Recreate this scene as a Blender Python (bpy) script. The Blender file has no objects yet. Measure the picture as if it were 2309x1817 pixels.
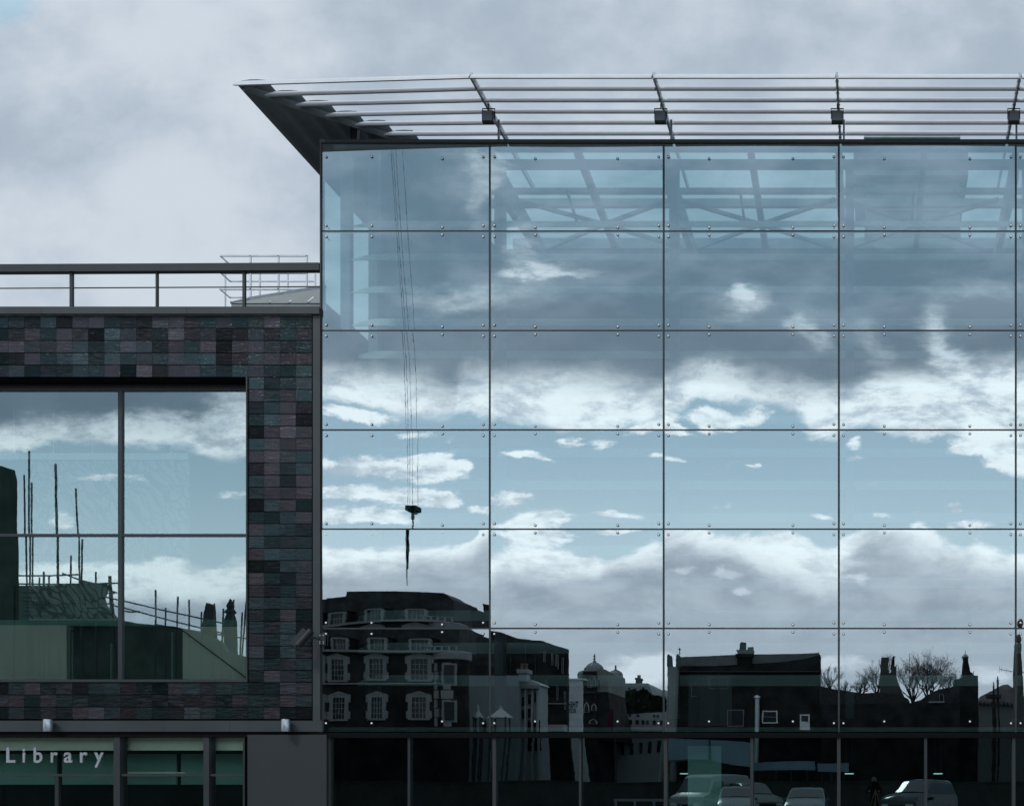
import bpy, bmesh, math, random
from mathutils import Vector, Matrix
random.seed(7)
sc = bpy.context.scene
COL = sc.collection
PI = math.pi

# ------------------------------------------------------------------ camera
D = 25.2            # metres from the camera to the glass front
F = 2758.0          # focal length in photograph pixels (2309 px wide)
PX, PY = 1975.0, 1770.0   # principal point: a rising/shifting lens
EYE = 1.6
cam = bpy.data.cameras.new('camera'); camo = bpy.data.objects.new('camera', cam); COL.objects.link(camo)
camo.location = (0, -D, EYE); camo.rotation_euler = (PI/2, 0, 0)
cam.sensor_width = 36; cam.lens = F/2309*36
cam.shift_x = (1154.5-PX)/2309; cam.shift_y = (PY-908.5)/2309
cam.clip_start = 0.05; cam.clip_end = 5000
sc.camera = camo
sc.view_settings.view_transform = 'Standard'; sc.view_settings.look = 'None'
sc.view_settings.exposure = 0.0; sc.view_settings.gamma = 1.0
sc.cycles.max_bounces = 14; sc.cycles.transparent_max_bounces = 24
sc.cycles.glossy_bounces = 6; sc.cycles.diffuse_bounces = 3; sc.cycles.transmission_bounces = 8
sc.cycles.use_denoising = True
sc.cycles.sample_clamp_indirect = 4.0
sc.cycles.caustics_reflective = False; sc.cycles.caustics_refractive = False

# ------------------------------------------------------------------ node helpers
class V:
    def __init__(s, nt, sock): s.nt, s.s = nt, sock
    def _m(s, op, o=None, o2=None, clamp=False):
        n = s.nt.nodes.new('ShaderNodeMath'); n.operation = op; n.use_clamp = clamp
        for i, q in enumerate((s, o, o2)):
            if q is None: continue
            if isinstance(q, V): s.nt.links.new(q.s, n.inputs[i])
            else: n.inputs[i].default_value = q
        return V(s.nt, n.outputs[0])
    def __add__(s, o): return s._m('ADD', o)
    def __sub__(s, o): return s._m('SUBTRACT', o)
    def __mul__(s, o): return s._m('MULTIPLY', o)
    def __truediv__(s, o): return s._m('DIVIDE', o)
    def mx(s, o): return s._m('MAXIMUM', o)
    def mn(s, o): return s._m('MINIMUM', o)
    def step(s, a, b):   # smoothstep from a to b (a may exceed b)
        if a > b: return (s.step(b, a))._m('MULTIPLY_ADD', -1.0, 1.0)
        n = s.nt.nodes.new('ShaderNodeMapRange'); n.interpolation_type = 'SMOOTHSTEP'
        s.nt.links.new(s.s, n.inputs[0]); n.inputs[1].default_value = a; n.inputs[2].default_value = b
        return V(s.nt, n.outputs[0])
def vec(nt, x, y, z=0.0):
    n = nt.nodes.new('ShaderNodeCombineXYZ')
    for i, q in enumerate((x, y, z)):
        if isinstance(q, V): nt.links.new(q.s, n.inputs[i])
        else: n.inputs[i].default_value = q
    return n.outputs[0]
def noise(nt, v, scale, detail=4, rough=.5, color=False, dist=0.0):
    n = nt.nodes.new('ShaderNodeTexNoise'); n.inputs['Scale'].default_value = scale
    n.inputs['Detail'].default_value = detail; n.inputs['Roughness'].default_value = rough
    n.inputs['Distortion'].default_value = dist
    if v is not None: nt.links.new(v, n.inputs['Vector'])
    return n.outputs['Color'] if color else V(nt, n.outputs[0])
def mixc(nt, f, a, b):
    n = nt.nodes.new('ShaderNodeMix'); n.data_type = 'RGBA'
    if isinstance(f, V): nt.links.new(f.s, n.inputs[0])
    else: n.inputs[0].default_value = f
    for i, q in ((6, a), (7, b)):
        if isinstance(q, tuple): n.inputs[i].default_value = (*q, 1)
        else: nt.links.new(q, n.inputs[i])
    return n.outputs[2]

# ------------------------------------------------------------------ world
SUNV = Vector((-.50, -.62, .85)).normalized()
w = bpy.data.worlds.new("World"); sc.world = w; w.use_nodes = True
nt = w.node_tree; nt.nodes.clear()
tc = nt.nodes.new('ShaderNodeTexCoord')
sp = nt.nodes.new('ShaderNodeSeparateXYZ'); nt.links.new(tc.outputs['Generated'], sp.inputs[0])
dx, dy, dz = (V(nt, sp.outputs[i]) for i in range(3))
sky = nt.nodes.new('ShaderNodeTexSky'); sky.sky_type = 'NISHITA'; sky.sun_disc = False
sky.sun_elevation = math.asin(SUNV.z); sky.sun_rotation = math.atan2(SUNV.x, SUNV.y)
ady = dy._m('ABSOLUTE').mx(.12)
# cloud chart of the sky behind the photographer: azimuth (x) and height (y) tangents, one unit = 20 degrees or so
X = (dx/ady)*2.758+1.975
Y = (dz/ady)*-2.758+1.770
nv = vec(nt, X, Y*2.2, 0.0)
wn = noise(nt, nv, 3.2, 5, .55, color=True)
ws = nt.nodes.new('ShaderNodeSeparateColor'); nt.links.new(wn, ws.inputs[0])
w1, w2, w3 = (V(nt, ws.outputs[i])-.5 for i in range(3))
fn = noise(nt, nv, 17, 8, .68, color=True)
fs = nt.nodes.new('ShaderNodeSeparateColor'); nt.links.new(fn, fs.inputs[0])
f1, f2, f3 = (V(nt, fs.outputs[i])-.5 for i in range(3))
Xw = X + w1*.14 + f1*.045
Yw = Y + w2*.07 + f2*.035
def curve(pts, x, x0=-.2, x1=2.6):
    n = nt.nodes.new('ShaderNodeFloatCurve'); c = n.mapping.curves[0]; m = n.mapping
    m.use_clip = False
    P = [((px/1000-x0)/(x1-x0), py/1000-.5) for px, py in pts]
    while len(c.points) < len(P): c.points.new(.5, .5)
    for q, (a, b) in zip(c.points, P): q.location = (a, b); q.handle_type = 'AUTO_CLAMPED'
    m.update()
    xi = (x-x0)*(1/(x1-x0)); xi = xi._m('ADD', 0.0, clamp=True)
    nt.links.new(xi.s, n.inputs['Value'])
    return V(nt, n.outputs[0])+.5
def blobs(lst, Xs, Ys):
    tot = None
    p = vec(nt, Xs, Ys)
    for cx, cy, rx, ry, a in lst:
        n1 = nt.nodes.new('ShaderNodeVectorMath'); n1.operation = 'MULTIPLY_ADD'
        nt.links.new(p, n1.inputs[0]); n1.inputs[1].default_value = (1000/rx, 1000/ry, 0)
        n1.inputs[2].default_value = (-cx/rx, -cy/ry, 0)
        n2 = nt.nodes.new('ShaderNodeVectorMath'); n2.operation = 'LENGTH'; nt.links.new(n1.outputs[0], n2.inputs[0])
        n3 = nt.nodes.new('ShaderNodeMapRange'); n3.interpolation_type = 'SMOOTHSTEP'
        nt.links.new(n2.outputs['Value'], n3.inputs[0])
        n3.inputs[1].default_value = .25; n3.inputs[2].default_value = 1.6; n3.inputs[3].default_value = a; n3.inputs[4].default_value = 0
        r = V(nt, n3.outputs[0]); tot = r if tot is None else tot+r
    return tot
skyb = nt.nodes.new('ShaderNodeVectorMath'); skyb.operation = 'SCALE'; skyb.inputs['Scale'].default_value = .36
nt.links.new(sky.outputs[0], skyb.inputs[0])
# radiances below are in the sky texture's own unit; the Background strength scales them
K = 10.0
def C(r, g, b): return (r*K, g*K, b*K)
blue = mixc(nt, .78, skyb.outputs[0], C(.78, 1.06, 1.28))
hz = Y.step(.95, 1.35)
blue = mixc(nt, hz, blue, C(1.0, 1.20, 1.34))
fb = noise(nt, nv, 7, 7, .6)
# small puffs and banks between the big layers
PUFF = [(815,926,80,13,1),(930,962,40,8,.9),(1370,942,38,16,.9),(1470,950,55,24,1.3),(1290,985,28,18,.9),(1360,990,30,18,.8),
 (790,1040,130,26,1.2),(950,1050,80,30,1.3),(960,1018,50,13,1),(1042,1034,24,11,1),(790,1098,130,17,1.1),(930,1112,90,19,1.2),(1000,1122,36,15,1),
 (780,1150,120,22,1.2),(890,1170,55,11,1),(1190,1026,40,10,1),(1235,1036,24,8,.9),(1160,1140,48,22,1.1),(1085,1138,32,9,.9),(1230,1190,60,24,1.0),
 (1400,1184,70,10,1),(1180,1210,70,22,.8),(2150,1150,30,13,1),(2075,1184,26,10,1),(1990,1166,24,7,.9),(2190,1188,60,10,.9),(1860,1174,30,7,.9),
 (1704,1044,22,7,1),(1508,1034,26,9,1),(2170,1036,26,11,1),(2290,1045,70,40,1.4),(2300,1225,40,32,1.2),(2130,1232,60,12,.9),(2075,1219,24,7,.9),
 (1605,937,56,20,1.2),(1700,922,46,20,.9),(1512,966,34,8,1),(1930,1010,20,18,.7),(147,1180,32,22,1.1),(520,1120,44,10,.7),(230,1075,80,10,.7),(2240,1010,110,30,1),
 (640,1140,60,20,.9),(2420,1000,90,60,1.2)]
pf = blobs(PUFF, X+w1*.05+f1*.05, Y+w2*.02+f2*.028)
pm = (pf+f3*2.1+w3*.9).step(.28, .95)
# high overcast
L1b = curve([(-200,1010),(0,1008),(150,985),(300,995),(400,1000),(520,1035),(600,990),(700,905),(846,905),(900,914),(1025,908),(1101,925),(1151,915),(1241,925),(1262,945),(1331,930),(1392,915),(1493,930),(1530,924),(1568,903),(1640,897),(1728,903),(1785,926),(1831,962),(1880,972),(1934,965),(2014,988),(2091,1005),(2148,991),(2224,1020),(2300,1085),(2600,1060)], X)
L1t = curve([(-200,970),(0,978),(200,965),(400,975),(600,900),(727,868),(936,876),(1007,890),(1033,860),(1151,852),(1331,845),(1493,868),(1575,856),(1728,882),(1804,894),(1881,900),(1976,863),(2129,852),(2205,822),(2300,820),(2600,800)], X)
m1 = (Yw+f3*.05-L1b).step(.014, -.010)
g1 = (Yw-L1t).step(-.05, .03)          # 0 in the grey body, 1 in the white rim
grey = mixc(nt, (fb*.6+w3*.9+w2*.5+.2).step(.32,.72), C(.28,.41,.53), C(.46,.59,.73))
grey = mixc(nt, (Y-L1t+w2*.06).step(-.20,-.06)*.55, grey, C(.33,.39,.49))
GB = [(1210,618,60,26,.85),(1172,565,28,55,.5),(1190,660,60,40,.35),(1260,630,80,10,.5),(1020,680,95,22,.45),(1060,660,40,40,.25),(1672,655,26,14,.8),(1690,690,46,36,.6),(1620,700,70,50,.3),(1870,720,60,30,.2),
 (2230,655,110,22,.4),(2125,805,42,40,.9),(2120,745,34,50,.45),(1822,772,26,34,.65),(1955,785,34,36,.5),(1625,845,44,12,.9),(1085,400,22,90,.4),(1035,390,60,70,.3),
 (143,960,100,34,.75),(20,990,50,24,.8),(315,965,60,34,1),(495,970,110,34,1.2),(515,890,60,60,.8),(960,855,80,30,.2),(660,760,60,70,.3)]
GB = [(x, y, a*1.3, b*1.3, c*.85) for x, y, a, b, c in GB]
gb = blobs(GB, X+w1*.20+f1*.07, Y+w2*.12+f2*.06)
gbm = (gb*(f3*2.2+w3*1.6+1.0)).step(.0, 1.25)*.9
grey = mixc(nt, gbm, grey, C(1.35,1.45,1.58))
rim = mixc(nt, (fb+f3*.9+w3*.4).step(.25,.62), C(.92,1.03,1.18), C(1.75,1.80,1.86))
c1 = mixc(nt, g1, grey, rim)
# low cumulus bank above the roofs
L3t = curve([(-200,1290),(0,1290),(123,1262),(287,1262),(389,1250),(471,1280),(560,1262),(727,1300),(871,1306),(900,1298),(1075,1300),(1106,1250),(1200,1232),(1295,1239),(1349,1242),(1377,1262),(1403,1250),(1457,1237),(1499,1228),(1556,1230),(1614,1249),(1671,1262),(1747,1256),(1812,1262),(1852,1284),(1896,1272),(1930,1256),(1984,1243),(2033,1253),(2091,1268),(2129,1287),(2167,1295),(2217,1283),(2281,1293),(2600,1280)], X)
L3b = curve([(-200,1340),(0,1335),(250,1330),(471,1350),(560,1340),(727,1365),(864,1365),(936,1345),(1079,1330),(1120,1290),(1151,1286),(1259,1303),(1349,1307),(1385,1278),(1493,1264),(1595,1282),(1709,1318),(1766,1344),(1885,1374),(1920,1330),(1980,1285),(2014,1287),(2091,1314),(2167,1321),(2281,1340),(2600,1330)], X)
m3 = (Yw+f3*.045-L3t).step(-.008, .014)
b3 = (Yw+w1*.05-L3b).step(-.035, .035)
body3 = mixc(nt, (fb+w1*.5).step(.3,.7), C(.62,.69,.82), C(.92,.99,1.12))
body3 = mixc(nt, Y.step(1.36,1.5), body3, C(.76,.84,.96))
HB = [(1440,1525,90,50,1.3),(1480,1490,50,26,.8),(1400,1560,60,30,1.0),(1880,1500,90,22,.8),(2230,1510,70,24,.8),(1535,1330,26,12,.8),(1640,1336,34,12,.7),(1675,1366,18,8,.8),(1960,1352,36,8,1),(1940,1320,50,12,.8),(1880,1345,50,25,.5),(150,1330,160,30,.7),(420,1330,140,30,.9),(660,1560,100,30,.4)]
hb = (blobs(HB, X+w1*.14+f1*.06, Y+w2*.07+f2*.05)*(f3*2+w3+1.0)).step(.0,1.35)
body3 = mixc(nt, hb, body3, C(1.35,1.40,1.52))
rim3 = mixc(nt, (fb+f1*.8+w3*.3).step(.28,.6), C(1.28,1.36,1.46), C(1.80,1.84,1.90))
c3 = mixc(nt, b3, rim3, body3)
back = mixc(nt, pm, blue, rim)
back = mixc(nt, m1, back, c1)
back = mixc(nt, m3, back, c3)
# the calmer overcast beyond the library
nb = vec(nt, X*1.0+7.0, Y*1.3, 3.0)
na = noise(nt, nb, 1.7, 9, .57, dist=.1)
nc = noise(nt, nb, 4.5, 6, .55)
soft = na*.75+nc*.25
lum = soft + (X.step(1.25, .1))*.09
front = mixc(nt, lum.step(.40, .66), C(.40,.48,.575), C(.62,.69,.77))
front = mixc(nt, (blobs([(15,0,60,60,1.2)], X+f1*.10+w1*.05, Y+f2*.10)+f3*.5).step(.0,1.5)*.5, front, C(.26,.56,.76))
hemi = dy.step(-.06, .06)
col = mixc(nt, hemi, back, front)
col = mixc(nt, dz.step(.60,.85), col, C(1.0,1.06,1.16))
bg = nt.nodes.new('ShaderNodeBackground'); bg.inputs['Strength'].default_value = 1.0/K
nt.links.new(col, bg.inputs['Color'])
out = nt.nodes.new('ShaderNodeOutputWorld'); nt.links.new(bg.outputs[0], out.inputs[0])
w.cycles.sampling_method = 'MANUAL'; w.cycles.sample_map_resolution = 512

sun = bpy.data.lights.new('sun', 'SUN'); suno = bpy.data.objects.new('sun', sun); COL.objects.link(suno)
sun.energy = 1.4; sun.angle = math.radians(12); sun.color = (1, .97, .92)
suno.rotation_euler = (-SUNV).to_track_quat('-Z', 'Y').to_euler(); suno.location = SUNV*60

# ------------------------------------------------------------------ materials
MAT = {}
def mat(name, col, rough=.6, metal=0.0, var=.12, scale=3.0, spec=.5, bump=0.0, bscale=20, emit=None):
    if name in MAT: return MAT[name]
    m = bpy.data.materials.new(name); m.use_nodes = True; t = m.node_tree
    b = t.nodes['Principled BSDF']; b.inputs['Roughness'].default_value = rough; b.inputs['Metallic'].default_value = metal
    b.inputs['Specular IOR Level'].default_value = spec if rough < .69 else .08
    g = t.nodes.new('ShaderNodeNewGeometry')
    n = noise(t, g.outputs['Position'], scale, 5, .6)
    c = mixc(t, n.step(.3, .7), tuple(v*(1-var) for v in col), tuple(min(1, v*(1+var)) for v in col))
    t.links.new(c, b.inputs['Base Color'])
    if bump:
        n2 = noise(t, g.outputs['Position'], bscale, 4, .6)
        bp = t.nodes.new('ShaderNodeBump'); bp.inputs['Distance'].default_value = bump; t.links.new(n2.s, bp.inputs['Height'])
        t.links.new(bp.outputs[0], b.inputs['Normal'])
    if emit:
        b.inputs['Emission Color'].default_value = (*emit[0], 1); b.inputs['Emission Strength'].default_value = emit[1]
    MAT[name] = m; return m
def glassmat(name, refl, rcol, tcol, bump=.00022, bscale=2.6, f0=None):
    m = bpy.data.materials.new(name); m.use_nodes = True; t = m.node_tree; t.nodes.clear()
    o = t.nodes.new('ShaderNodeOutputMaterial'); mx = t.nodes.new('ShaderNodeMixShader')
    tr = t.nodes.new('ShaderNodeBsdfTransparent'); tr.inputs[0].default_value = (*tcol, 1)
    gl = t.nodes.new('ShaderNodeBsdfGlossy'); gl.inputs['Color'].default_value = (*rcol, 1); gl.inputs['Roughness'].default_value = 0
    fr = t.nodes.new('ShaderNodeFresnel'); fr.inputs['IOR'].default_value = 1.45
    f = V(t, fr.outputs[0])+ (refl-.034)
    f = f._m('MINIMUM', 1.0); t.links.new(f.s, mx.inputs[0])
    g = t.nodes.new('ShaderNodeNewGeometry')
    mp = t.nodes.new('ShaderNodeVectorMath'); mp.operation = 'MULTIPLY'; mp.inputs[1].default_value = (1.6, 1, .7)
    t.links.new(g.outputs['Position'], mp.inputs[0])
    n = noise(t, mp.outputs[0], bscale, 3, .5)
    bp = t.nodes.new('ShaderNodeBump'); bp.inputs['Distance'].default_value = bump*10; bp.inputs['Strength'].default_value = .1
    t.links.new(n.s, bp.inputs['Height']); t.links.new(bp.outputs[0], gl.inputs['Normal'])
    t.links.new(tr.outputs[0], mx.inputs[1]); t.links.new(gl.outputs[0], mx.inputs[2]); t.links.new(mx.outputs[0], o.inputs[0])
    MAT[name] = m; return m
G_MAIN = glassmat('coated_glass', .50, (.86,.97,1.0), (.43,.63,.62), bump=.00006)
G_WIN = glassmat('window_glass', .40, (.80,.97,1.0), (.88,1.0,.94), bump=.00004)
G_LOW = glassmat('clear_glass', .22, (.72,.97,1.0), (.45,.72,.70), bump=.0001)
G_LOWW = glassmat('clear_window_glass', .10, (.80,.97,1.0), (.88,1.0,.94), bump=.0001)
def backmat():
    m = bpy.data.materials.new('glass_back'); m.use_nodes = True; t = m.node_tree; t.nodes.clear()
    o = t.nodes.new('ShaderNodeOutputMaterial'); tr = t.nodes.new('ShaderNodeBsdfTransparent'); tr.inputs[0].default_value = (1,1,1,1)
    t.links.new(tr.outputs[0], o.inputs[0]); return m
G_BACK = backmat()
G_INNER = glassmat('inner_pane', .10, (.85,.97,1.0), (1,1,1), bump=.00012)
M_SEAL = mat('dark_seal', (.018,.026,.030), .5)
M_FRAME = mat('grey_metal', (.042,.050,.055), .42, .25, .06, 1.5)
M_FRAMED = mat('dark_metal', (.022,.029,.032), .5, .1, .1)
M_CLAD = mat('grey_cladding', (.042,.052,.057), .5, .15, .14, 1.3)
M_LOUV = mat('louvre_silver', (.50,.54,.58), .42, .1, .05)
M_LOUVD = mat('louvre_side_shaded', (.15,.18,.19), .5, .1, .07)  # darker copy of the louvre paint: shade of the undersides put into the colour
M_STEEL = mat('roof_steel', (.22,.28,.32), .6, .1, .06)
M_BLADE = mat('shading_blade_white', (.80,.84,.82), .5, 0, .05)
M_WALLD = mat('interior_dark', (.016,.022,.024), .8)
M_PALE = mat('interior_pale', (.86,.90,.80), .8, 0, .05, .6)
M_TEAL = mat('interior_teal', (.16,.36,.33), .6, 0, .08, .6)
M_BLACK = mat('black', (.005,.006,.007), .75)
M_CHROME = mat('bolt_steel', (.95,.95,.95), .5, 0, .01)
M_GALV = mat('galvanised', (.55,.60,.64), .45, .5, .1, 6)
M_BRICKD = mat('dark_brick', (.021,.021,.021), .85, 0, .55, .9)
M_STUCCO = mat('white_stucco', (.28,.30,.31), .8, 0, .08, .5)
M_QUOIN = mat('white_quoin', (.21,.225,.23), .75, 0, .08, 1)
M_SLATE = mat('slate', (.034,.038,.040), .7, 0, .5, 1.1)
M_WPANE = mat('dark_window', (.012,.016,.02), .12, 0, .1)
M_BARK = mat('bark', (.030,.028,.026), .9)
M_LEAD = mat('lead_dome', (.16,.20,.20), .6, 0, .15, .4)
M_GBAR = mat('glazing_paint', (.22,.24,.25), .7)
M_WHITEP = mat('white_paint', (.75,.78,.8), .5)

# ------------------------------------------------------------------ mesh builder
class MB:
    def __init__(s): s.v, s.f, s.m = [], [], []
    def add(s, vs, fs, mi=0):
        o = len(s.v); s.v += [tuple(q) for q in vs]; s.f += [tuple(o+i for i in f) for f in fs]; s.m += [mi]*len(fs); return s
    def box(s, x0, x1, y0, y1, z0, z1, mi=0):
        x0, x1 = sorted((x0, x1)); y0, y1 = sorted((y0, y1)); z0, z1 = sorted((z0, z1))
        return s.add([(x0,y0,z0),(x1,y0,z0),(x1,y1,z0),(x0,y1,z0),(x0,y0,z1),(x1,y0,z1),(x1,y1,z1),(x0,y1,z1)],
              [(0,3,2,1),(4,5,6,7),(0,1,5,4),(1,2,6,5),(2,3,7,6),(3,0,4,7)], mi)
    def prism(s, poly, y0, y1, mi=0):      # poly in XZ
        y0, y1 = sorted((y0, y1)); n = len(poly)
        a = sum(poly[i][0]*poly[(i+1)%n][1]-poly[(i+1)%n][0]*poly[i][1] for i in range(n))
        if a < 0: poly = poly[::-1]
        vs = [(x,y0,z) for x,z in poly]+[(x,y1,z) for x,z in poly]
        return s.add(vs, [tuple(range(n)), tuple(range(2*n-1,n-1,-1))]+[(i,n+i,n+(i+1)%n,(i+1)%n) for i in range(n)], mi)
    def prismx(s, poly, x0, x1, mi=0):     # poly in YZ, extruded along X
        n = len(poly)
        vs = [(x0,y,z) for y,z in poly]+[(x1,y,z) for y,z in poly]
        return s.add(vs, [tuple(range(n)), tuple(range(2*n-1,n-1,-1))]+[(i,n+i,n+(i+1)%n,(i+1)%n) for i in range(n)], mi)
    def bar(s, p0, p1, w, h, up=(0,0,1), mi=0):
        p0, p1 = Vector(p0), Vector(p1); d = (p1-p0)
        if d.length < 1e-6: return s
        d.normalize(); u = Vector(up)
        if abs(d.dot(u)) > .98: u = Vector((0,1,0))
        a = d.cross(u).normalized()*w/2; b = d.cross(a.normalized()).normalized()*h/2
        vs = [p+q for p in (p0, p1) for q in (-a-b, a-b, a+b, -a+b)]
        return s.add(vs, [(0,3,2,1),(4,5,6,7),(0,1,5,4),(1,2,6,5),(2,3,7,6),(3,0,4,7)], mi)
    def tube(s, pts, r, n=8, mi=0, r1=None):
        pts = [Vector(p) for p in pts]; o = len(s.v); k = len(pts)
        for i, p in enumerate(pts):
            d = (pts[min(i+1,k-1)]-pts[max(i-1,0)]).normalized()
            u = Vector((0,0,1)) if abs(d.z) < .9 else Vector((1,0,0))
            a = d.cross(u).normalized(); b = d.cross(a)
            rr = r if r1 is None else r+(r1-r)*i/(k-1)
            for j in range(n):
                t = 2*PI*j/n; s.v.append(tuple(p+a*(rr*math.cos(t))+b*(rr*math.sin(t))))
        for i in range(k-1):
            for j in range(n):
                s.f.append((o+i*n+j, o+i*n+(j+1)%n, o+(i+1)*n+(j+1)%n, o+(i+1)*n+j)); s.m.append(mi)
        s.f.append(tuple(o+j for j in range(n))[::-1]); s.f.append(tuple(o+(k-1)*n+j for j in range(n))); s.m += [mi, mi]
        return s
    def lathe(s, prof, c, n=16, axis='z', mi=0):
        o = len(s.v); k = len(prof)
        for r, h in prof:
            for j in range(n):
                t = 2*PI*j/n; x, y = r*math.cos(t), r*math.sin(t)
                s.v.append((c[0]+x, c[1]+y, c[2]+h) if axis == 'z' else (c[0]+x, c[1]+h, c[2]+y))
        for i in range(k-1):
            for j in range(n):
                s.f.append((o+i*n+j, o+i*n+(j+1)%n, o+(i+1)*n+(j+1)%n, o+(i+1)*n+j)); s.m.append(mi)
        s.f.append(tuple(o+j for j in range(n))[::-1]); s.f.append(tuple(o+(k-1)*n+j for j in range(n))); s.m += [mi, mi]
        return s
    def build(s, name, mats, parent=None, smooth=False, loc=None, normals=True):
        me = bpy.data.meshes.new(name); off = Vector((0,0,0))
        if parent is not None: off = org(parent)
        l = Vector(loc) if loc is not None else Vector((0,0,0))
        me.from_pydata([(x-off.x-l.x, y-off.y-l.y, z-off.z-l.z) for x,y,z in s.v], [], s.f)
        mats = mats if isinstance(mats, (list, tuple)) else [mats]
        for m in mats: me.materials.append(m)
        me.polygons.foreach_set('material_index', s.m)
        if normals:
            bm = bmesh.new(); bm.from_mesh(me); bmesh.ops.recalc_face_normals(bm, faces=bm.faces); bm.to_mesh(me); bm.free()
        if smooth:
            me.polygons.foreach_set('use_smooth', [True]*len(me.polygons))
            if smooth != 'all': me.set_sharp_from_angle(angle=math.radians(40))
        me.update()
        o = bpy.data.objects.new(name, me); COL.objects.link(o)
        o.location = l
        if parent is not None: o.parent = parent
        ORG[o.name] = off+l
        return o
ORG = {}
def org(o): return ORG[o.name]
def tag(o, label=None, cat=None, group=None, kind=None):
    if label: o['label'] = label
    if cat: o['category'] = cat
    if group: o['group'] = group
    if kind: o['kind'] = kind
    return o
def thing(name, loc, label, cat, group=None):
    o = bpy.data.objects.new(name, None); COL.objects.link(o); o.location = loc; o.empty_display_size = .3
    ORG[o.name] = Vector(loc); return tag(o, label, cat, group)
def dup(o, parent=None, loc=None, label=None):
    c = o.copy(); COL.objects.link(c); c.parent = parent
    if loc is not None: c.location = loc
    if label: c['label'] = label
    for ch in o.children: dup(ch, c)
    return c
def P(x, y, Yd=0.0):            # direct view: photograph position at depth Yd behind the glass plane
    s = F/(D+Yd); return ((x-PX)/s, Yd, EYE+(PY-y)/s)
def S(Yd=0.0): return F/(D+Yd)
def R(x, y, d):                 # mirrored view: a point standing d metres in front of the glass
    s = SR(d); return ((x-PX)/s, -d, EYE+(PY-y)/s)
OFF = [0.0]
def SR(d): return F/(D+d+OFF[0])

# ------------------------------------------------------------------ ground, square, road
g = MB(); g.add([(-900,-900,0),(900,-900,0),(900,900,0),(-900,900,0)], [(0,1,2,3)])
tag(g.build('ground', mat('ground_soil', (.10,.10,.095), .9, 0, .2, .1)), kind='structure')
g = MB(); g.box(-60, 60, -28.0, -.6, .004, .12)
def pavemat():
    m = mat('paving', (.17,.17,.165), .75, 0, .15, 1.2); t = m.node_tree
    b = t.nodes['Principled BSDF']; bt = t.nodes.new('ShaderNodeTexBrick'); g_ = t.nodes.new('ShaderNodeNewGeometry')
    t.links.new(g_.outputs['Position'], bt.inputs['Vector']); bt.inputs['Scale'].default_value = 1.0
    bt.inputs['Brick Width'].default_value = .9; bt.inputs['Row Height'].default_value = .6; bt.inputs['Mortar Size'].default_value = .008
    bt.inputs['Color1'].default_value = (.19,.19,.18,1); bt.inputs['Color2'].default_value = (.15,.15,.145,1); bt.inputs['Mortar'].default_value = (.06,.06,.06,1)
    t.links.new(bt.outputs['Color'], b.inputs['Base Color']); return m
tag(g.build('pavement', pavemat()), kind='structure')
g = MB(); g.add([(-120,-40,.004),(120,-40,.004),(120,-28,.004),(-120,-28,.004)], [(0,1,2,3)])
tag(g.build('road', mat('asphalt', (.05,.05,.052), .85, 0, .2, 4)), kind='structure')

# ================================================================== glass hall of the library
HX = [725, 1104.5, 1496.5, 1891.5, 2290.5, 2686]
HY = [319.5, 521.5, 745.5, 969.3, 1192.8, 1416.3, 1651]
hall = thing('glass_hall', P(725, 1945), 'tall glass-fronted library hall with bolted panes reflecting clouds', 'building')
rnd = random.Random(3)
def pane(x0, x1, y0, y1, name, mt, parent, gap=2.3, ghost=0.0, bulge=0.0, tilt=0.0, tx=0.0, Yd=0.0, nx=14, ny=10):
    s = S(Yd); X0, _, Z1 = P(x0+gap, y0+gap*.8, Yd); X1, _, Z0 = P(x1-gap, y1-gap*.8, Yd)
    m = MB(); T = .014
    def yf(a, b):
        u, v = 2*a-1, 2*b-1
        return Yd - bulge*(1-u*u)*(1-v*v) - tilt*(b-.5)*(Z1-Z0) - tx*(a-.5)*(X1-X0)
    vs = [(X0+(X1-X0)*i/nx, yf(i/nx, j/ny), Z0+(Z1-Z0)*j/ny) for j in range(ny+1) for i in range(nx+1)]
    n = len(vs); vs += [(x, y+T+ghost*(.5-(z-Z0)/(Z1-Z0))*(Z1-Z0), z) for x, y, z in vs]
    fs, mi = [], []
    for j in range(ny):
        for i in range(nx):
            a = j*(nx+1)+i; q = (a, a+1, a+nx+2, a+nx+1)
            m.f.append(q); m.m.append(0); m.f.append(tuple(n+k for k in q[::-1])); m.m.append(1)
    m.v = vs
    ring = [i for i in range(nx+1)]+[j*(nx+1)+nx for j in range(1, ny+1)]+[ny*(nx+1)+i for i in range(nx-1,-1,-1)]+[j*(nx+1) for j in range(ny-1,0,-1)]
    # rim kept in its own vertices so that it does not bend the smooth front
    o = len(m.v); m.v += [vs[k] for k in ring]+[vs[k+n] for k in ring]; k = len(ring)
    for i in range(k): m.f.append((o+i, o+k+i, o+k+(i+1)%k, o+(i+1)%k)); m.m.append(2)
    return m.build(name, [mt, G_INNER if ghost else G_BACK, M_SEAL], parent, smooth='all', normals=False)
bolt0 = None
TILT5 = [.0143, .001, .0078, .0075, .0082]
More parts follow.
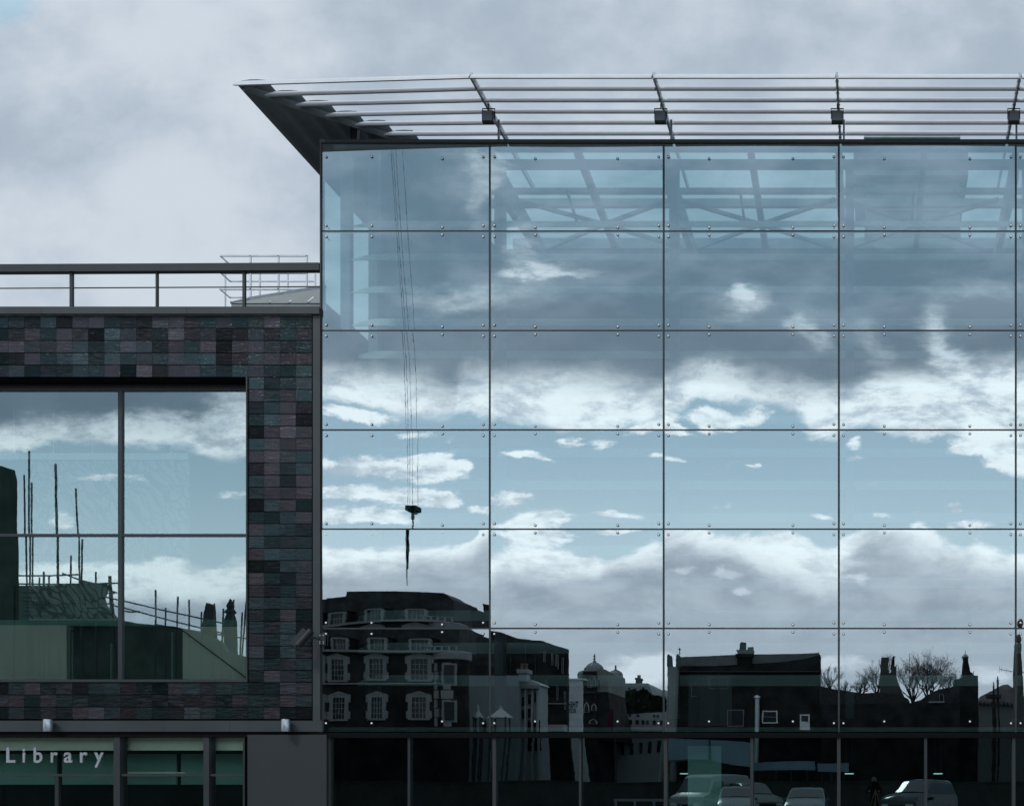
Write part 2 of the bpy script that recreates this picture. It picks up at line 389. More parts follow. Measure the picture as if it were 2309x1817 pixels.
for j in range(6):
    for i in range(5):
        tl = TILT5[i] if j == 4 else (rnd.uniform(-.0022, .0022) if j < 5 else 0)
        tx = rnd.uniform(-.0016, .0016) if j < 5 else 0
        bl = rnd.uniform(.0008, .0030) if j < 5 else rnd.uniform(.0004,.0014); bl *= rnd.choice((1, 1, -1))
        p = pane(HX[i], HX[i+1], HY[j], HY[j+1], 'glass_pane', G_MAIN, hall, ghost=rnd.uniform(.004,.0065), bulge=bl, tilt=tl, tx=tx)
        wpx = HX[i+1]-HX[i]
        if i == 0: bx = [735.6, 838.5, 997.4, 1089.8]
        else: bx = [HX[i]+10.5, HX[i]+10.5+92, HX[i+1]-10.5-93, HX[i+1]-11]
        top = 35 if j == 0 else 12.5
        bot = 12.5 if j < 5 else 21
        for k, x in enumerate(bx):
            mid = k in (1, 2)
            if i == 0 and k == 1: mid = False
            for y in (HY[j]+top+(4 if j == 0 else -4)*mid, HY[j+1]-bot+(4 if j < 5 else -4)*mid):
                q = P(x, y)
                if bolt0 is None:
                    b = MB(); b.lathe([(.029,-.004),(.029,-.012)], (q[0],q[1],q[2]), 14, 'y', 1)
                    b.lathe([(.019,-.0125),(.018,-.019),(.012,-.022),(.003,-.024)], (q[0],q[1],q[2]), 14, 'y', 0)
                    b.lathe([(.014,.03),(.014,.16)], (q[0],q[1],q[2]), 8, 'y', 1)
                    bolt0 = b.build('bolt', [M_CHROME, M_SEAL], p, smooth=True); q0 = Vector(q)-Vector(org(p))
                    bb = bolt0
                else:
                    bb = bolt0.copy(); COL.objects.link(bb); bb.parent = p
                    bb.location = Vector(q)-Vector(P(HX[0]*0+735.6, HY[0]+35))
for x in HX[1:5]:
    m = MB()
    for sg in (-1, 1): m.tube([P(x+sg*10.5, 1630, .05), P(x+sg*1.5, 1619, .12)], .009, 6)
    m.build('fixing_arm', M_GALV, hall)
# sealed joints between panes
for i, x in enumerate(HX):
    a = P(x-2.1, 1650); b = P(x+2.1, 318)
    MB().box(a[0], b[0], .003, .05, a[2], b[2]).build('vertical_joint', M_SEAL, hall)
for j, y in enumerate(HY[1:-1]):
    a = P(HX[0]+3, y+1.7); b = P(HX[-1], y-1.7)
    MB().box(a[0], b[0], .006, .045, a[2], b[2]).build('horizontal_joint', M_SEAL, hall)
a = P(722, 323.5); b = P(2686, 316); MB().box(a[0], b[0], -.03, .06, a[2], b[2]).build('top_edge_trim', M_SEAL, hall)
a = P(722, 1651); b = P(725.5, 316); MB().box(a[0], b[0], -.02, .14, a[2], b[2]).build('corner_trim', M_FRAMED, hall)
# roof light upstand standing on the rear roof, shading blades, columns, slabs
for k in range(15):
    yt = 499.7+73*k; th = 14.4+8.4*min(1, k/12)
    if k == 0: yt = 499
    if yt+th > 1560: break
    a = P(838, yt+th, 1.3); b = P(2690, yt, 1.3)
    z0, z1 = a[2]-.02, P(0, yt, 1.40)[2]; xt = P(793, 0, 1.3)[0]; xa = P(842, 0, 1.3)[0]; h = z1-z0
    poly = [(b[0], z0), (xt, z0), (xt+.12, z0+h*.35), (xt+.28, z0+h*.7), (xa, z1), (b[0], z1)]
    m = MB().prism(poly, 1.22, 1.245); m.v = [(x, y+(z-z0)/h*.17, z) for x, y, z in m.v]
    m.build('shading_blade', M_BLADE, hall)
a = P(727, 1649, .25); b = P(2690, 1639, .25)
MB().box(a[0], b[0], .25, .40, a[2], b[2]).build('floor_edge_strip', M_BLADE, hall)
for x in (785, 848):
    a = P(x-11, 1640, 1.9); b = P(x+10, 330, 1.9)
    MB().box(a[0], b[0], 1.75, 1.95, a[2], b[2]).build('column', M_STEEL, hall)
for x in HX[1:5]:
    a = P(x-2, 0, .5)
    MB().box(a[0]-.09+.25, a[0]+.09+.25, .35, .6, 3.0, 14.6).build('column', M_STEEL, hall)
# steel grid and cross bracing under the open roof
ZR = 14.55
x0, x1 = P(1075, 0, 1.5)[0], 8.0
def zr(y, Yd): return EYE+(PY-y)/S(Yd)
m = MB().box(-11.3, x1, .28, .42, zr(341, .35), zr(322, .35)); m.build('header_beam', M_STEEL, hall)
for (ya, yb, Yd) in ((362, 380, .8), (426, 436, 1.9), (450, 467, 2.4), (539, 562, 4.2)):
    MB().box(x0, x1, Yd-.05, Yd+.08, zr(yb, Yd), zr(ya, Yd)).build('roof_beam', M_STEEL, hall)
for X_ in (-10.0+.0, -6.2, -2.6, 1.0, 4.6):
    MB().bar((X_, .2, 14.75), (X_-.05, 4.6, 14.45), .13, .16).build('rafter', M_STEEL, hall)
for X_ in (-8.0, -4.37, -.77, 2.9):
    MB().prismx([(.25,14.75),(.25,14.2),(.9,14.1),(4.4,14.25),(4.4,14.5)], X_-.07, X_+.07).build('tapered_rafter', M_STEEL, hall)
for X_ in (-6.25, -2.65, .95):
    c = Vector((X_, 2.95, 14.50))
    m = MB()
    for sx, yy in ((-1.75, 1.75), (1.75, 1.75), (-1.75, 4.3), (1.75, 4.3)):
        m.bar(c, (X_+sx, yy, 14.50), .075, .075)
    m.build('cross_brace', M_STEEL, hall)
for X_ in (-6.6, -2.9, .8):
    MB().bar((X_, .9, 14.3), (X_, 1.9, 14.0), .05, .07).build('hanger', M_STEEL, hall)

# solid body behind
HZ = zr(562, 4.4)
XL = -11.35
MRW = mat('rear_wall_teal', (.012,.020,.020), .8, 0, .1, .4)
MB().box(XL+.16, 30, 9.0, 9.3, 0, HZ-.31).build('rear_wall', MRW, hall)
MB().box(-10.8, -8.47, 1.5, 1.7, 12.4, 15.42).build('stair_core', mat('enclosure_grey', (.06,.085,.10), .6, 0, .05, .3), hall)
MB().box(XL, XL+.15, 2.45, 9.4, 10.91, 14.7).build('side_wall', mat('enclosure_grey', (.06,.085,.10), .6, 0, .05, .3), hall)
MB().box(XL+.16, 30, 4.4, 9.6, HZ-.30, HZ).build('roof_slab', mat('roof_slab_grey', (.20,.24,.26), .7), hall)
for zz in (3.05, 7.3, 10.3):
    MB().box(XL+.16, 30, 3.2, 8.99, zz, zz+.30).build('floor_slab', mat('slab_grey', (.02,.03,.03), .7), hall)
MB().box(XL, XL+.15, .7, 9.4, 0, 10.9).build('side_wall', M_WALLD, hall)
MB().box(XL, 30, .55, 3.19, 2.93, 3.0).build('entrance_soffit', M_WALLD, hall)
# ground floor glazing
BY = 1651
a = P(700, 1662.5); b = P(2690, 1651)
MB().box(a[0]-.0, b[0], -.02, .12, a[2], b[2]-.003).build('bottom_channel', M_BLACK, hall)
GX = [745, 925, 1117, 1310, 1502, 1696, 1891.5, 2087, 2285, 2480]
for i, x in enumerate(GX):
    wd = 5.5 if i in (0, 2, 4, 6, 8) else 3.0
    if i == 5 or i == 7: wd = 4.5
    a = P(x-wd/2-1, 1945, .1); b = P(x+wd/2+1, 1662.5, .1)
    MB().box(a[0], b[0], .02, .2, 0, b[2]).build('mullion', mat('entrance_mullion', (.026,.030,.032), .6, 0, .1) if i % 2 == 0 else M_FRAMED, hall)
for i in range(len(GX)-1):
    pane(GX[i]+2, GX[i+1]-2, 1662, 1940, 'entrance_pane', G_LOW, hall, gap=1.5, bulge=rnd.uniform(-.002, .002), tx=rnd.uniform(-.0006, .0006), Yd=.1, nx=8, ny=10)
MB().box(P(745,0,3)[0], 30, 6.0, 6.3, 0, 2.93).build('entrance_rear_wall', M_BLACK, hall)
MB().box(P(738,0,0)[0], 30, .7, 9.0, .004, .02).build('hall_floor', mat('dark_floor', (.03,.035,.035), .5), hall)
# pale display panel and tube lights inside
a = P(1551, 1800, 1.6); b = P(1626, 1681, 1.6)
t = thing('display_panel', (0.5*(a[0]+b[0]), 1.6, .02), 'tall pale display panel standing behind the entrance glass', 'display panel')
MB().box(a[0], b[0], 1.6, 1.68, .25, b[2]).build('panel', M_PALE, t)
MB().box(a[0]+.1, b[0]-.1, 1.56, 1.72, .02, .249).build('plinth', M_FRAMED, t)
for k, (x, lb) in enumerate(((1915, 'short lit tube lamp inside, next to the silhouette of the photographer'), (2115, 'short lit tube lamp hanging inside the darkest right-hand entrance pane'), (1544, 'short faint tube lamp hanging beside the pale display panel'))):
    q = P(x, 1743.5, 3.0)
    t = thing('tube_lamp', q, lb, 'lamp', 'tube lamps inside the entrance')
    MB().box(q[0]-.10, q[0]+.10, 2.95, 3.05, q[2]-.012, q[2]+.012).build('tube', mat('tube_glow', (.7,.8,.8), .4, emit=((.75,1,.96), .8 if k < 2 else .25)), t)
    MB().tube([(q[0]-.07,3,q[2]+.014),(q[0]-.07,3,2.928)], .004, 6).tube([(q[0]+.07,3,q[2]+.014),(q[0]+.07,3,2.928)], .004, 6).build('hanging_wire', M_FRAME, t)

# ------------------------------------------------------------------ louvred canopy
can = thing('louvred_canopy', (P(725,0)[0], 0, 15.5), 'pale louvred steel canopy oversailing the top of the glass front', 'canopy')
LY = [ (170.5,(536.3,188)), (197.5,(608.8,212.2)), (223.5,(677.9,234.7)), (249,(744.6,258.5)), (274,(810.9,279.2)), (298.5,(874.8,301.7)) ]
ZC = 15.59
YL = []
ends = []
for k, (yr, (xl, yl)) in enumerate(LY):
    s = (PY-yr+1)/(ZC-EYE); Yd = F/s-D; YL.append(Yd)
    xe = (xl-PX)/s; ze = EYE+(PY-yl)/s; ends.append((xe, Yd, ze))
def blade_sec(c, ang):     # aerofoil section, chord c, in local (along, up)
    pts = [(-.5,0),(-.42,.05),(-.25,.085),(0,.09),(.25,.06),(.5,.0),(.25,-.05),(0,-.075),(-.25,-.07),(-.42,-.045)]
    ca, sa = math.cos(ang), math.sin(ang)
    return [((x*c)*ca-(z*c)*sa, (x*c)*sa+(z*c)*ca) for x, z in pts]
def blade(p0, p1, sec, side, cut0=None, nose=0.0):
    # sec offsets: (along 'side' vector, up); optional mitre at p0
    m = MB(); p0, p1 = Vector(p0), Vector(p1); sd = Vector(side); d = (p1-p0).normalized(); n = len(sec)
    a = [p0+sd*q+Vector((0,0,1))*r+(d*(cut0*q) if cut0 is not None else Vector()) for q, r in sec]
    b = [p1+sd*q+Vector((0,0,1))*r for q, r in sec]
    m.add(a+b, [tuple(range(n))[::-1], tuple(range(n, 2*n))]+[(i,(i+1)%n,n+(i+1)%n,n+i) for i in range(n)]); return m
KX = [(1063.5-PX)/((PY-169.5)/(ZC-EYE)) + 0.0 ]
ribX = [KX[0]+3.6*i for i in range(6)]
SEC = blade_sec(.47, math.radians(36))
for k, (xe, Yd, ze) in enumerate(ends):
    zk = ZC-.03
    m = blade((xe+.17, Yd, ze), (ribX[0], Yd, zk), SEC, (0,1,0), cut0=1.0)
    m.build('louvre', M_LOUV, can, smooth=True)
    for i in range(5):
        blade((ribX[i]+.03, Yd, zk), (ribX[i+1]-.03, Yd, zk), SEC, (0,1,0)).build('louvre', M_LOUV, can, smooth=True)
# side louvres running back over the return of the building
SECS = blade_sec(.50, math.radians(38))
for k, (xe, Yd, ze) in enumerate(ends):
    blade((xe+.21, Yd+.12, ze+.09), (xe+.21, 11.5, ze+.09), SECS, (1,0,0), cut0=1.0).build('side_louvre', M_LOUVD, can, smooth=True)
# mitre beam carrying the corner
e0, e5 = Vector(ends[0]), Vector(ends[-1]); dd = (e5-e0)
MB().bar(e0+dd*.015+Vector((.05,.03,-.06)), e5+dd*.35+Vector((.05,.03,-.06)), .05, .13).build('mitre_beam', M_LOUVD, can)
ribo = []
for i, X_ in enumerate(ribX):
    m = MB().bar((X_, YL[0]-.05, ZC-.035), (X_, 3.3, ZC-.10), .045, .13)
    for q in range(6): m.tube([(X_-.035, YL[q]+.1, ZC-.07), (X_+.035, YL[q]+.1, ZC-.07)], .014, 6)
    m.build('rib', M_LOUV, can)
    if 0 <= i < 5:
        MB().box(X_-.02+.1, X_+.02+.1, -.02+.32, .02+.32, 14.9, ZC-.12).build('prop', M_LOUV, can)
q = P(800, 300, .6); MB().box(q[0]-.07, q[0]+.07, .55, .68, 14.9, 15.5).build('prop', M_FRAME, can)
q = P(1103, 262, -.2)
for i in range(4):
    X_ = ribX[i]+(-.02 if i else .07)
    fl = thing('floodlight', (X_, -.25, 15.2), ['square floodlight on the canopy rib nearest the sloping corner', 'square floodlight on the second canopy rib from the corner',
        'square floodlight on the canopy rib above the wind tower cap', 'square floodlight on the last canopy rib at the picture edge'][i], 'floodlight', 'floodlights hung along the canopy ribs')
    z = 15.20
    m = MB(); m.prismx([(-.33,z-.11),(-.33,z+.11),(-.24,z+.13),(-.16,z+.08),(-.16,z-.08),(-.24,z-.13)], X_-.115, X_+.115)
    m.build('housing', M_FRAME, fl)
    MB().box(X_-.10, X_+.10, -.345, -.3325, z-.095, z+.095).build('lens', mat('lamp_lens', (.22,.26,.28), .15), fl)
    m = MB(); m.bar((X_-.125,-.25,z-.02),(X_-.125,-.25,z+.19),.012,.02).bar((X_+.125,-.25,z-.02),(X_+.125,-.25,z+.19),.012,.02).bar((X_-.13,-.25,z+.19),(X_+.13,-.25,z+.19),.02,.012)
    m.bar((X_+.0,-.25,z+.19),(X_+.0,-.25,ZC-.10),.02,.02); m.build('yoke', M_FRAMED, fl)

# ------------------------------------------------------------------ wind tower rising behind the glass roof
Yd = 9.0; q0 = P(1950, 540, Yd); q1 = P(2165, 309, Yd)
wt = thing('wind_tower', ((q0[0]+q1[0])/2, Yd+1, 12.0), 'square louvred wind tower seen through the top glass panes', 'ventilation tower')
def pz(y, Y_=Yd): return EYE+(PY-y)/S(Y_)
def px(x, Y_=Yd): return (x-PX)/S(Y_)
MB().prism([(px(1938), 12.3),(px(2178), 12.3),(px(2162), pz(410)),(px(1953), pz(410))], Yd, Yd+2.5).build('shaft', mat('tower_grey', (.13,.15,.16), .7), wt)
m = MB()
for k in range(6): m.box(px(1975), px(2140), Yd-.06, Yd-.003, pz(412+13*k), pz(405+13*k))
m.build('louvre_grille', mat('tower_louvre', (.10,.12,.13), .6), wt)
MB().box(px(1925), px(2182), Yd-.2, Yd+2.8, pz(404), pz(347)).build('cap', mat('tower_grey', (.13,.15,.16)), wt)
MB().box(px(1948), px(2165), Yd-.1, Yd+2.6, pz(314.5), pz(309)).build('roof_plate', mat('tower_plate', (.35,.45,.46), .4), wt)
m = MB()
for x in (1955, 2050, 2155): m.box(px(x), px(x+4), Yd, Yd+.06, pz(347), pz(314.6)).box(px(x), px(x+4), Yd+2.3, Yd+2.36, pz(347), pz(314.6))
m.build('stanchion', M_FRAME, wt)

# ================================================================== tiled wing of the library
wing = thing('tiled_wing', P(350, 1945), 'library wing clad in dark glazed tiles around a large square window', 'building')
W = {}
def wx(x, Yd=0): return P(x, 0, Yd)[0]
def wz(y, Yd=0): return P(0, y, Yd)[2]
TW, TH = 36.0/S(), 27.5/S()
TX0, TZ0 = wx(704), wz(741.7)
def tilemat():
    m = bpy.data.materials.new('glazed_tile'); m.use_nodes = True; t = m.node_tree; b = t.nodes['Principled BSDF']
    g = t.nodes.new('ShaderNodeNewGeometry'); s_ = t.nodes.new('ShaderNodeSeparateXYZ'); t.links.new(g.outputs['Position'], s_.inputs[0])
    x, z = V(t, s_.outputs[0]), V(t, s_.outputs[2])
    ix = ((x-TX0)*(1/TW))._m('FLOOR'); iz = ((z-TZ0)*(1/TH))._m('FLOOR')
    wn_ = t.nodes.new('ShaderNodeTexWhiteNoise'); wn_.noise_dimensions = '2D'; t.links.new(vec(t, ix, iz), wn_.inputs['Vector'])
    sc_ = t.nodes.new('ShaderNodeSeparateColor'); t.links.new(wn_.outputs['Color'], sc_.inputs[0])
    r1, r2, r3 = (V(t, sc_.outputs[i]) for i in range(3))
    drift = noise(t, g.outputs['Position'], .35, 2, .5)
    c = mixc(t, (r1*.6+drift*.6).step(.45, .75), (.003,.006,.0065), (.007,.005,.006))
    c = mixc(t, r2.step(.80, .95), c, (.012,.024,.028))
    st = noise(t, vec(t, x*3.0+ix*7.3, z*20.0, iz), 1.0, 5, .7)
    c = mixc(t, (st+(r3-.5)*.25).step(.54, .66)*.9, c, (.026,.024,.028))  # pale streaks: glints on the glaze put into the base colour
    c = mixc(t, (st+(r3-.5)*.2).step(.50, .30)*.85, c, (.001,.002,.002))
    t.links.new(c, b.inputs['Base Color'])
    rr = r3*.12+.07; rr = rr+st*.16; t.links.new(rr.s, b.inputs['Roughness'])
    sl = r1*.75+.10; t.links.new(sl.s, b.inputs['Specular IOR Level'])
    t.links.new(mixc(t, r2.step(.2,.8), (.58,.95,1.0), (1.0,.86,.98)), b.inputs['Specular Tint'])
    n2 = noise(t, vec(t, x*3.0+ix*7.3, z*17.0, iz), 1.0, 5, .65)
    bp = t.nodes.new('ShaderNodeBump'); bp.inputs['Distance'].default_value = .012; bp.inputs['Strength'].default_value = .8
    t.links.new(n2.s, bp.inputs['Height']); t.links.new(bp.outputs[0], b.inputs['Normal'])
    return m
M_TILE = tilemat()
m = MB(); r_ = random.Random(11)
for iz in range(-34, 2):
    for ix in range(-28, 0):
        x0, x1 = TX0+ix*TW, TX0+(ix+1)*TW; z0, z1 = TZ0+iz*TH, TZ0+(iz+1)*TH
        yc = PY-((z0+z1)/2-EYE)*S(); xc = PX+((x0+x1)/2)*S()
        if yc < 712 or yc > 1622: continue
        if 850 < yc < 1537 and xc < 559: continue
        if z1 > wz(712): z1 = wz(712)
        g = .0022; tb, tt = r_.uniform(-.001,.001), r_.uniform(-.001,.001)
        z0 += .014
        yb, yt = -.016+tb, -.0115+tt      # shiplap: the lower edge stands proud
        dx_ = r_.uniform(-.0012,.0012)
        a = [(x0+g,yb+dx_,z0),(x1-g,yb-dx_,z0),(x1-g,.02,z0),(x0+g,.02,z0),(x0+g,yt+dx_,z1),(x1-g,yt-dx_,z1),(x1-g,.02,z1),(x0+g,.02,z1)]
        m.add(a, [(0,3,2,1),(4,5,6,7),(0,1,5,4),(1,2,6,5),(2,3,7,6),(3,0,4,7)])
m.build('tile_cladding', M_TILE, wing)
m = MB()
LX = wx(-330)
m.box(LX, wx(705), .024, .5, wz(852)+.02, wz(700)).box(wx(561), wx(705), .024, .5, wz(1537), wz(852)+.018).box(LX, wx(705), .024, .5, wz(1622), wz(1538))
m.build('backing_wall', M_BLACK, wing)
MB().box(LX, wx(724), -.10, .62, wz(711.5), wz(695.5)).build('coping', M_CLAD, wing)
m = MB()
for x in (100, 426, 633): m.box(wx(x), wx(x)+.006, -.1025, -.099, wz(711), wz(696))
m.build('coping_joint', M_SEAL, wing)
MB().box(LX, wx(704), -.035, .02, wz(712.3), wz(711.6)).build('drip_trim', M_GALV, wing)
MB().box(wx(707.5), wx(723.5), -.04, .3, wz(1624), wz(712)).build('corner_profile', M_CLAD, wing)
MB().box(wx(704.2), wx(707.2), -.008, .3, wz(1622), wz(713)).build('shadow_gap', M_BLACK, wing)
# large square window
win = MB()
RY = .42
win.box(LX, wx(557.5), .03, RY, wz(852.5), wz(852.5)+.012).build('window_head', M_BLACK, wing)  # shadow under the recess head put into the black colour
MB().box(wx(557.2), wx(560.2), -.05, RY+.05, wz(1537), wz(851)).build('window_reveal', M_FRAME, wing)
fr = MB()
fr.box(LX, wx(557), RY-.02, RY+.08, wz(882, RY), wz(865, RY)).build('window_frame', M_FRAME, wing)
for (x0, x1) in ((267.5, 276.5), (-128, -119)):
    MB().box(wx(x0,RY), wx(x1,RY), RY-.025, RY+.05, wz(1532,RY), wz(882.5,RY)).build('window_mullion', M_FRAME, wing)
for (x0, x1) in ((-118.5, 267), (277, 556.6)):
    MB().box(wx(x0,RY), wx(x1,RY), RY-.02, RY+.05, wz(1209.5,RY), wz(1203.5,RY)).build('window_transom', M_FRAME, wing)
MB().box(LX, wx(559), -.045, RY+.08, wz(1537.5), wz(1531.5)).build('window_sill', M_FRAME, wing)
rw = random.Random(5)
for (x0, x1) in ((-118, 267.5), (277, 556.5)):
    for (y0, y1) in ((882.5, 1204), (1209, 1531)):
        pane(x0, x1, y0, y1, 'window_pane', G_WIN, wing, gap=.2, bulge=rw.uniform(.0004,.0012), tilt=0, tx=rw.uniform(-.0008,.0008), Yd=RY+.02, nx=18, ny=16)
# fascia, lower windows, grey panel
MB().box(LX, wx(728), -.04, .4, wz(1649), wz(1624.2)).build('fascia', M_CLAD, wing)
MB().box(LX, wx(728), -.0, .3, wz(1661), wz(1649.2)).build('soffit_shadow_gap', M_BLACK, wing)
MB().box(wx(560), wx(738), -.035, .4, 0.12, wz(1656)).build('corner_panel', mat('panel_grey', (.032,.039,.041), .45, .15, .05, .7), wing)
LYd = .16
m = MB()
for (x0, x1) in ((265.5, 280), (467, 480), (555.5, 560)):
    MB().box(wx(x0,LYd), wx(x1,LYd)-.004, .02, LYd+.12, .12, wz(1661.2,LYd)).build('window_mullion', M_FRAMED if x0 > 500 else M_FRAME, wing)
for (x0, x1) in ((-330, 265), (280.2, 466.5), (480.2, 555)):
    MB().box(wx(x0,LYd), wx(x1,LYd)-.004, .05, LYd+.08, wz(1749.5,LYd), wz(1744,LYd)).build('window_transom', M_FRAME, wing)
    MB().box(wx(x0,LYd), wx(x1,LYd)-.004, .05, LYd+.08, .12, .5).build('window_apron', M_FRAME, wing)
    pane(x0, x1, 1661.5, 1744, 'window_pane', G_LOWW, wing, gap=.3, bulge=.0008, Yd=LYd, nx=6, ny=4)
    pane(x0, x1, 1749.5, 1880, 'window_pane', G_LOWW, wing, gap=.3, bulge=.001, Yd=LYd, nx=6, ny=4)
MB().box(wx(131,LYd), wx(139,LYd), .06, LYd-.01, .5, wz(1750,LYd)).build('window_mullion', M_FRAMED, wing)
m = MB()
for x in (-90, 95, 372, 520): m.box(wx(x), wx(x)+.005, -.0425, -.039, wz(1648.5), wz(1624.8))
m.build('fascia_joint', M_SEAL, wing)
m = MB()
for x in (566, 732):
    for y in (1664, 1720, 1776, 1832): m.lathe([(.008,-.0355),(.006,-.039)], (wx(x), 0, wz(y)), 8, 'y')
m.build('panel_fixing', M_SEAL, wing)
# rooms
m = MB().box(LX-1, wx(700), 9, 9.3, 0, 11.2); m.build('rear_wall', M_WALLD, wing)
MB().box(LX-1, LX-.8, .6, 9, 0, 11.2).build('side_wall', M_WALLD, wing)
MB().box(wx(700), wx(724), .6, 9, 0, 11.2).build('side_wall', M_CLAD, wing)
MB().box(LX-1, wx(724), .62, 9.3, 11.2, wz(700)).build('roof_slab', M_CLAD, wing)
MB().box(LX-1, wx(700), .52, 9, wz(880), wz(852)+.3).build('ceiling', M_WALLD, wing)
MB().box(LX-1, wx(700), .52, 9, wz(1652), wz(1540)).build('floor_slab', M_WALLD, wing)
A = .54
MB().box(wx(-200,A), wx(150,A), A, A+.12, wz(1560,A), wz(1409,A)).build('partition', M_PALE, wing)
MB().box(wx(412,A), wx(600,A), A, A+.12, wz(1560,A), wz(1412,A)).build('partition', M_PALE, wing)
MB().box(wx(-200,A), wx(600,A), A+.1, A+.3, wz(1409,A), wz(1396,A)).build('partition_rail', M_TEAL, wing)
for x in (164, 251.5, 389):
    MB().box(wx(x-1.2,A), wx(x+1.2,A), A-.02, A+.04, wz(1560,A), wz(1425 if x != 251.5 else 1450,A)).build('door_edge', M_TEAL, wing)
MB().box(wx(152,A), wx(411,A), A+.20, A+.3, wz(1560,A), wz(1409,A)).build('dark_doorway', M_BLACK, wing)
MB().tube([P(412,1421,A-.1), P(558,1530,A-.1)], .012, 6).build('diagonal_stay', M_BLACK, wing)
MB().box(wx(-330,6), wx(640,6), 6, 6.2, wz(1420,6), wz(850,6)).build('upper_rear_screen', mat('screen_teal', (.16,.26,.28), .8, 0, .2, .3), wing)
B = 1.3
for (x0, x1) in ((-300, 128), (140, 398), (408, 560)):
    MB().box(wx(x0,B), wx(x1,B), B, B+.05, wz(1768,B), wz(1699,B)).build('inner_glazing', M_TEAL, wing)
MB().box(wx(-330,.4), wx(600,.4), .4, .5, wz(1691,.4), wz(1652,.4)).build('inner_bulkhead', M_PALE, wing)
MB().box(wx(-330,B), wx(600,B), B+.2, B+.3, 0, wz(1692,B)).build('inner_wall', M_BLACK, wing)
MB().box(wx(285,B), wx(440,B), B-.4, B-.3, wz(1743.0,B), wz(1740.5,B)).build('inner_shelf', M_PALE, wing)

# hanging printed banner and its beam
bn = thing('hanging_banner', P(250, 1023, 1.2), 'pale translucent banner printed with leaf shapes and lines of text inside the square window', 'banner')
def bannermat():
    m = bpy.data.materials.new('printed_cloth'); m.use_nodes = True; t = m.node_tree; t.nodes.clear()
    o = t.nodes.new('ShaderNodeOutputMaterial'); g = t.nodes.new('ShaderNodeNewGeometry'); s_ = t.nodes.new('ShaderNodeSeparateXYZ'); t.links.new(g.outputs['Position'], s_.inputs[0])
    x, z = V(t, s_.outputs[0]), V(t, s_.outputs[2])
    wv = t.nodes.new('ShaderNodeTexVoronoi'); wv.feature = 'DISTANCE_TO_EDGE'; wv.inputs['Scale'].default_value = 1.0
    n = noise(t, g.outputs['Position'], .9, 2, .5, color=True); ns = t.nodes.new('ShaderNodeSeparateColor'); t.links.new(n, ns.inputs[0])
    a = V(t, ns.outputs[0])*7; 
    t.links.new(vec(t, (x+z*.5)*6.5+a, (z-x*.4)*2.3+V(t, ns.outputs[1])*5), wv.inputs['Vector'])
    e = V(t, wv.outputs['Distance']).step(.05, .12)
    d = t.nodes.new('ShaderNodeBsdfDiffuse'); t.links.new(mixc(t, e, (.16,.24,.25), (.62,.74,.74)), d.inputs[0])
    tr = t.nodes.new('ShaderNodeBsdfTransparent'); mx = t.nodes.new('ShaderNodeMixShader'); mx.inputs[0].default_value = .55
    t.links.new(tr.outputs[0], mx.inputs[1]); t.links.new(d.outputs[0], mx.inputs[2]); t.links.new(mx.outputs[0], o.inputs[0]); return m
B = 1.2
m = MB(); a = P(66, 1396, B); b = P(427, 1037, B)
nx = 24
vs = [(a[0]+(b[0]-a[0])*i/nx, B+.012*math.sin(i*.9), z) for z in (a[2], b[2]) for i in range(nx+1)]
vs += [(x, y+.003, z) for x, y, z in vs]; n = 2*(nx+1)
fs = []
for i in range(nx):
    fs += [(i, i+1, nx+2+i, nx+1+i), (n+i+1, n+i, n+nx+1+i, n+nx+2+i)]
m.add(vs, fs); m.build('cloth', bannermat(), bn, smooth=True)
m = MB(); m.box(wx(-60,B), wx(49,B), B-.06, B+.06, wz(1037.5,B), wz(1023,B)).box(wx(67,B), wx(268,B), B-.06, B+.06, wz(1037.5,B), wz(1023,B)).box(wx(285,B), wx(428,B), B-.06, B+.06, wz(1037.5,B), wz(1023,B)).box(wx(50,B), wx(66,B), B-.04, B+.04, wz(1036,B), wz(1025,B)).box(wx(269,B), wx(284,B), B-.04, B+.04, wz(1036,B), wz(1025,B))
m.build('top_beam', M_WHITEP, bn)
MB().box(wx(66,B), wx(428,B), B-.03, B+.03, wz(1409,B), wz(1396,B)).build('bottom_weight', M_WHITEP, bn)
for x in (32, 121, 209, 386):
    MB().tube([(wx(x,B), B, wz(1023,B)), (wx(x,B), B, wz(880))], .006, 6).lathe([(.03,0),(.02,.05)], (wx(x,B), B, wz(1023,B)), 8).build('hanging_wire', M_WHITEP, bn)
def text(s, size, loc, name, mt, parent, mirror=False, ext=.004, space=1.0, rotz=0.0, bold=0.0, sx=1.0):
    c = bpy.data.curves.new('t', 'FONT'); c.body = s; c.size = size; c.extrude = ext; c.space_character = space; c.offset = bold
    o = bpy.data.objects.new('t', c); COL.objects.link(o)
    dg = bpy.context.evaluated_depsgraph_get(); dg.update()
    me = bpy.data.meshes.new_from_object(o.evaluated_get(dg)); bpy.data.objects.remove(o)
    M = Matrix.Rotation(rotz, 4, 'Z') @ Matrix.Rotation(PI/2, 4, 'X') @ Matrix.Diagonal((sx, 1, 1, 1)); me.transform(M)
    me.materials.clear(); me.materials.append(mt); me.name = name
    ob = bpy.data.objects.new(name, me); COL.objects.link(ob)
    off = org(parent) if parent is not None else Vector()
    ob.location = Vector(loc)-off; ob.parent = parent; return ob
M_INK = mat('ink', (.03,.05,.05), .8)
LINES = [(1252,"sometimes of books"),(1266,"for reading or reference"),(1338,"or reference"),(1349,"books of pay ..."),(1357,"books ... book-col"),(1364,"(of) series of books . . . publisher"),(1371,"a small . bindings as . . . . series"),(1380,"making . . as the"),(1390,"often of large size . or print.  (of K)")]
for y, s_ in LINES:
    text(s_, .078, (wx(52,B-.03), B-.03, wz(y,B-.03)), 'printed_text', M_INK, bn, ext=.001)
